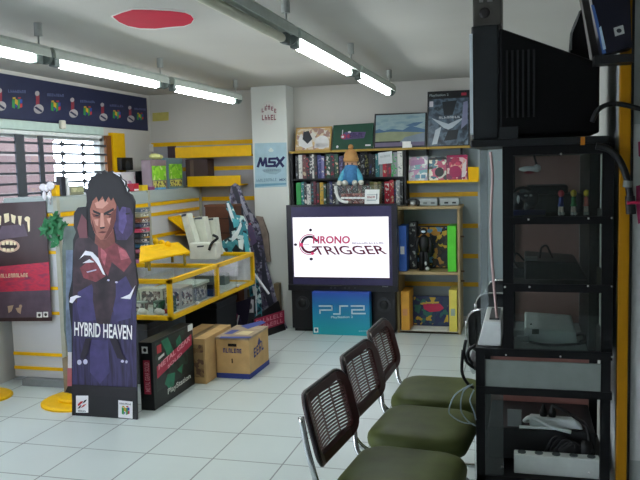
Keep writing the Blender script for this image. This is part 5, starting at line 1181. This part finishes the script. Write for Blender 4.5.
for i, (px, hc, bcx, lab) in enumerate(((561, '#e04a58', '#4a58a8', 'tiny figurine with red top and dark skirt in the rack'), (573.5, '#ffe040', '#5ab870', 'tiny yellow haired figurine in green in the rack'), (586.5, '#ffe040', '#e0685c', 'tiny yellow haired figurine in red in the rack'))):
    q = at(px, 215, Y=3.02); t = thing('toy_figurine', lab, 'figurine', (q.x, 3.02, zz1), 'three figurines in the rack')
    k = MB(); k.tube([(q.x-.006, 3.02, zz1), (q.x-.004, 3.02, zz1+.04)], .005, 8); k.tube([(q.x+.006, 3.018, zz1), (q.x+.003, 3.02, zz1+.04)], .005, 8); k.build('legs', mat('#f4dccc', .5), t, smooth=True)
    k = MB(); k.lathe([(.012, 0), (.008, .016), (.009, .03), (.004, .038)], (q.x, 3.02, zz1+.034), 10); k.build('dress', mat(bcx, .5), t, smooth=True)
    k = MB(); k.ball((q.x, 3.02, zz1+.083), (.012, .011, .014), 10); k.build('hair', mat(hc, .5), t, smooth=True)
    k = MB(); k.ball((q.x-.005, 3.016, zz1+.006), (.007, .008, .007), 8); k.ball((q.x+.007, 3.014, zz1+.006), (.007, .008, .007), 8); k.build('boot', mat('#d8d4d0', .5), t, smooth=True)
zz2 = z_b+.0155
t = thing('game_console', 'black console with trailing cables on the second level of the rack', 'console', (.12, 3.25, zz2), 'consoles in the rack')
k = MB(); k.hexa([(-.0, 3.05, zz2), (.24, 3.05, zz2), (.24, 3.35, zz2), (0, 3.35, zz2), (.0, 3.05, zz2+.075), (.2, 3.05, zz2+.07), (.2, 3.33, zz2+.07), (.0, 3.33, zz2+.085)]); k.build('body', mat('#1c1f21', .4), t, bevel=.008)
B(.005, .05, 3.06, 3.1, zz2+.075, zz2+.088).build('connector', mat('#7c8484', .4), t)
k = MB(); k.tube(smoothpath([(.06, 3.1, zz2+.08), (.065, 3.1, zz2+.12), (.085, 3.11, zz2+.13), (.1, 3.12, zz2+.1), (.11, 3.12, zz2+.08)]), .004, 6); k.tube(smoothpath([(.0, 3.1, zz2+.07), (-.03, 3.1, zz2+.1), (-.04, 3.1, zz2+.07), (-.02, 3.1, zz2+.04), (0, 3.1, zz2+.04)]), .004, 6); k.build('cable', BLACK, t, smooth=True)
B(-.05, 0, 3.1, 3.3, zz2, zz2+.04).build('side_block', mat('#24282a', .4), t, bevel=.004)
zz3 = z_c+.009
t = thing('game_console', 'white tilted console on the third level of the rack', 'console', (.1, 3.15, zz3), 'consoles in the rack')
k = MB(); k.hexa([(.0, 3.05, zz3), (.2, 3.05, zz3), (.2, 3.3, zz3), (.0, 3.3, zz3), (.0, 3.05, zz3+.065), (.195, 3.05, zz3+.052), (.19, 3.28, zz3+.075), (.0, 3.28, zz3+.085)]); k.build('body', mat('#e4ece8', .4), t, bevel=.008)
art(t, [(mat('#2e4438', .5), [R(532, 329, 539, 334)]), (mat('#454c50', .5), [EL(531, 324, .9, .8)])], 'socket', .002, Y=3.05)
k = MB(); k.box(-.045, .0, 3.06, 3.09, zz3+.02, zz3+.05); k.box(-.03, .02, 3.03, 3.05, zz3+.008, zz3+.032); k.build('connector', mat('#9aa4a2', .4), t, bevel=.004)
k = MB(); k.tube(smoothpath([(.02, 3.035, zz3+.01), (.08, 3.01, zz3+.006), (.15, 3.01, zz3+.008), (.24, 3.05, zz3+.015), (.255, 3.06, zz3+.06), (.24, 3.1, zz3+.1)]), .005, 6); k.tube(smoothpath([(.2, 3.1, zz3+.03), (.225, 3.08, zz3+.04), (.235, 3.08, zz3+.02), (.21, 3.06, zz3+.01)]), .006, 6); k.build('cable', mat('#3a4044', .5), t, smooth=True)
B(xU+.042, .232, ry0+.012, ry1-.03, z_c+.0082, z_c+.0088).build('deck_plate', mat('#8f9898', .4), rk)
# lower level: board, power strips, cables
B(xL+.04, xR2-.045, ry0+.14, ry1-.04, .38, .51).solo('equipment_box', mat('#1e2022', .5), 'dark flat equipment box on the lowest rack level', 'box', bevel=.004)
zq = .511
t = thing('power_strip', 'white power strip with two black plugs on the dark box in the rack', 'power strip', (.1, 3.14, zq), 'power strips in the rack')
k = MB(); k.hexa([(.02, 3.11, zq), (.23, 3.11, zq), (.23, 3.16, zq), (.02, 3.16, zq), (.02, 3.112, zq+.045), (.2, 3.112, zq+.04), (.2, 3.158, zq+.04), (.02, 3.158, zq+.045)]); k.build('body', mat('#d8e0dc', .45), t, bevel=.008)
for x in (.075, .11): MB().lathe([(.014, 0), (.016, .02), (.01, .034), (.005, .05)], (x, 3.135, zq+.042), 12).build('plug', BLACK, t)
k = MB(); k.tube(smoothpath([(.02, 3.13, zq+.02), (-.0, 3.1, zq+.03), (.03, 3.09, zq+.05), (.1, 3.08, zq+.02), (.18, 3.085, zq-.0)]), .008, 8); k.tube(smoothpath([(-.02, 3.09, zq+.006), (.05, 3.085, zq+.01), (.12, 3.085, zq+.01)]), .007, 8); k.build('cable', mat('#d0d8d4', .45), t, smooth=True)
k = MB(); k.tube(smoothpath([(.11, 3.135, zq+.09), (.15, 3.12, zq+.08), (.2, 3.11, zq+.05), (.24, 3.1, zq+.02), (.25, 3.06, zq-.06), (.23, 3.05, .42)]), .007, 8); k.build('lead', BLACK, t, smooth=True)
t = thing('power_adapter', 'black power adapter standing beside the power strip in the rack', 'adapter', (-.03, 3.14, zq))
B(-.06, -.01, 3.12, 3.17, zq+.004, zq+.06).build('block', BLACK, t, bevel=.006); B(-.068, -.012, 3.11, 3.118, zq, zq+.07).build('bracket', mat('#7c8484', .4), t)
a, b = at(514, 470, Y=2.99), at(600, 470, Y=2.99); zp = .3605; h = at(560, 457.5, Y=2.99).z-zp
t = thing('power_strip', 'long white power strip along the lowest rack plate', 'power strip', ((a.x+b.x)/2, 3.01, zp), 'power strips in the rack')
B(a.x, b.x, 2.99, 3.045, zp, zp+h).build('body', mat('#dce2dc', .45), t, bevel=.004)
for i in range(5): x = a.x+.03+i*(b.x-a.x-.06)/4; MB().cyl((x, 3.018, zp+h), (x, 3.018, zp+h+.004), .016, 14).build('socket', mat('#50585a', .5), t)
k = MB(); k.ball((.18, 3.068, .43), (.06, .02, .06), 14); k.ball((.12, 3.068, .41), (.05, .02, .04), 12); k.ball((.235, 3.068, .44), (.03, .02, .05), 12)
for i in range(6): k.tube(smoothpath([(.08+.015*i, 3.062, .43), (.12+.015*i, 3.055, .5-.008*i), (.19, 3.055, .48), (.235, 3.062, .44)]), .005, 6)
k.solo('cable_bundle', mat('#121314', .5), 'tangled black cable heap on the long power strip in the rack', 'cables', smooth=True)

# ------------------------------------------------------------------ CRT on the rack
cz = z_top+.0465
xf, xb_, xr = at(471.5, 100, Y=2.97).x, at(499, 100, Y=2.97).x, at(601, 100, Y=2.97).x
zf_ = at(484, 25, Y=2.97).z; ztb = at(500, 27, Y=2.97).z; zte = at(598, 61, Y=2.97).z
ct = thing('box_television', 'bulky black tube television on top of the game rack', 'television', (.05, 3.22, cz))
cm_ = mat('#1b1e20', .45, 0, .08, 30); cdk = mat('#08090a', .5, 0, .05, 18, .2)
B(xf, xb_, 2.97, 3.49, cz, zf_).build('front_bezel', mat('#24282a', .4), ct, bevel=.008)
B(xf-.004, xf, 3.01, 3.45, cz+.07, zf_-.04).build('screen', mat('#3c464a', .15), ct)
B(xf-.006, xf+.006, 2.966, 2.975, cz+.02, zf_-.03).build('chrome_edge', mat('#d0dade', .3), ct)
k = MB(); k.hexa([(xb_, 2.975, cz+.01), (xr, 3.02, cz+.01), (xr, 3.44, cz+.01), (xb_, 3.485, cz+.01), (xb_, 2.975, ztb), (xr, 3.02, zte), (xr, 3.44, zte), (xb_, 3.485, ztb)]); k.build('rear_housing', cdk, ct, bevel=.01)
k = MB(); xv0, xv1 = at(507, 100, Y=2.97).x, at(534, 100, Y=2.97).x
for i in range(6):
    x = xv0+(xv1-xv0)*i/5.; yv = 2.975+(x-xb_)/(xr-xb_)*.045-.006
    k.box(x-.004, x+.004, yv, yv+.03, cz+.08, cz+.33)
k.build('vent', mat('#0f1113', .5), ct)
B(xb_, xb_+.07, 2.965, 2.98, cz, cz+.045).build('foot_trim', mat('#202426', .45), ct)
# items above the television
t = thing('speaker_box', 'small brown grey loudspeaker standing on the front of the tube television', 'loudspeaker', (-.14, 3.1, zf_))
B(xf+.005, xb_+.01, 3.0, 3.22, zf_+.001, zf_+.22).build('cabinet', mat('#4a4842', .55), t, bevel=.006)
k = MB(); k.ball((-.145, 2.998, zf_+.05), (.02, .006, .02), 12); k.build('knob', mat('#23211f', .5), t)
B(-.135, -.115, 2.996, 3.0, zf_+.09, zf_+.2).build('light_stripe', mat('#8a8a84', .5), t); B(-.165, -.15, 2.996, 3.0, zf_+.09, zf_+.2).build('light_stripe', mat('#8a8a84', .5), t)
# leaning game box at the back of the television
t = thing('console_carton', 'black console carton with blue edge standing tilted over the yellow upright', 'console box', (.33, 2.9, 1.98))
q = [at(x, y, Y=2.87) for x, y in ((602, 55), (632, 47.5), (629, -30), (586, -30))]
zbase = q[0].z; zled = q[1].z
k = MB(); k.prism([q[0], q[1], q[2], q[3]], (0, .08, 0)); k.build('carton', mat('#131422', .4), t)
art(t, [(mat('#3c5f9c', .4), [[(602.5, 54), (606, 53), (594, 5), (591, 5)]]), (mat('#b4ccdc', .4), [[(603, 50), (606, 49), (601, 26), (599, 28)]]), (mat('#b8bab4', .5), [[(615, 36.5), (624.5, 33.5), (623, 25), (613.5, 28)]]), (mat('#2a2e34', .5), [EL(619, 30.8, 2.6, 2.2)])], Y=2.87)
pxmarks(t, (606.5, 11), (610.5, 0), (616, 13.5), 4, mat('#aab0b4', .5), .004, seed=8, Y=2.87)
k = MB(); a, b = at(597, 60, Y=3.05), at(613, 60, Y=3.05)
t2 = thing('grey_board', 'grey flat board leaning between the cartons and the ceiling over the tube television', 'board', at(592, 58, Y=3.1))
q = [at(x, y, Y=3.32) for x, y in ((592.5, 58), (600, 58), (596, -20), (578, -20))]; MB().prism(q, (0, .1, 0)).build('panel', mat('#4c4b4a', .6), t2)
B(q[0].x, q[1].x, 3.325, 3.415, zte+.0, q[0].z+.01).build('foot', mat('#3a3a3a', .6), t2)
t = thing('black_cone', 'black tapering bag standing on the back of the tube television', 'bag', at(578, 54, Y=3.15))
q = [at(x, y, Y=3.15) for x, y in ((570, 55), (590, 60), (581.5, 10), (579, 11), (572, 28))]; MB().prism(q, (0, .14, 0)).build('cloth', mat('#0e0d10', .7), t)
k = MB(); k.tube(smoothpath([at(571, 50, Y=3.14), at(571.5, 34, Y=3.14), at(576, 22, Y=3.14), at(580, 11, Y=3.14)]), .004, 6); k.build('strap', mat('#8c8c8c', .5), t)
# box of the leaning carton rests on a small ledge on the wall end
B(.24, .37, 2.87, 2.956, zbase-.03, min(zbase, zled)-.001).solo('wall_ledge', mat('#141416', .5), 'short black ledge on the yellow upright under the leaning carton', 'ledge')

# ------------------------------------------------------------------ wall poster and cables at the wall end
po = thing('wall_poster', 'pale poster with magenta marks on the wall end past the yellow upright', 'poster', (.52, 2.985, .3))
B(.388, .75, 2.984, 2.989, .45, 1.72).build('sheet', mat('#d8d8d4', .6), po)
art(po, [(mat('#b02a5c', .5), [[(638, 142), (644, 140), (644, 160), (638.5, 156)], [(636, 186), (644, 184), (644, 222), (638, 224), (636, 205)]])], Y=2.984)
k = MB(); P = [at(x, y, Y=2.93) for x, y in ((596, 146), (608, 149), (618, 158), (625, 172), (628, 184), (630, 196), (631, 214))]
hz = thing('thick_hose', 'thick black hose with a grey collar bending over the yellow upright', 'hose', P[-1])
k.tube(smoothpath(P), .0125, 10); k.build('hose', BLACK, hz, smooth=True)
k = MB(); k.cyl(P[4]+V3((0, 0, .012)), P[4]-V3((.002, 0, .012)), .0165, 12); k.build('collar', mat('#6c726c', .4), hz)
k = MB(); k.tube([P[5], P[6]], .0175, 12); k.build('plug', BLACK, hz)
k = MB(); k.cyl(at(627, 203, Y=2.915), at(640, 202.5, Y=2.915), .006, 8); k.build('red_tie', mat('#b01c48', .5), hz)
k = MB(); P = [at(x, y, Y=2.94) for x, y in ((592, 122), (598, 110), (610, 104), (625, 105), (641, 109), (660, 112))]
k.tube(smoothpath(P), .009, 8); k.solo('black_cable', BLACK, 'black cable running from the tube television across the yellow upright', 'cable', smooth=True)
# loose cables hanging in front of the rack
k = MB()
for pts in ([(470, 385), (455, 395), (449, 410), (452, 416), (462, 422), (474, 424)], [(473, 384), (463, 392), (461, 410), (468, 421), (476, 426)], [(474, 390), (470, 400), (474, 412), (476, 420)]):
    k.tube(smoothpath([at(x, y, Y=2.93) for x, y in pts]), .0028, 6)
k.solo('thin_cables', mat('#8a9aa0', .4), 'thin grey gamepad cables looping between the chairs and the rack', 'cables', smooth=True)
k = MB()
for pts in ([(466, 340), (464, 352), (467, 362), (474, 368)], [(476, 345), (469, 350), (468, 357), (473, 364)], [(463, 350), (462, 372), (468, 384), (474, 388)]):
    k.tube(smoothpath([at(x, y, Y=3.3) for x, y in pts]), .007, 6)
k.solo('looped_cable', BLACK, 'black looped cables hanging at the rack edge beside the white control box', 'cables', smooth=True)

# ------------------------------------------------------------------ light
w = bpy.data.worlds.new('daylight'); SC.world = w; w.use_nodes = True
bg = w.node_tree.nodes['Background']; bg.inputs['Color'].default_value = lin('#e8eeff'); bg.inputs['Strength'].default_value = 9.0
SC.view_settings.view_transform = 'Standard'; SC.view_settings.look = 'None'; SC.view_settings.gamma = 1; SC.view_settings.use_curve_mapping = False
SC.view_settings.exposure = .42
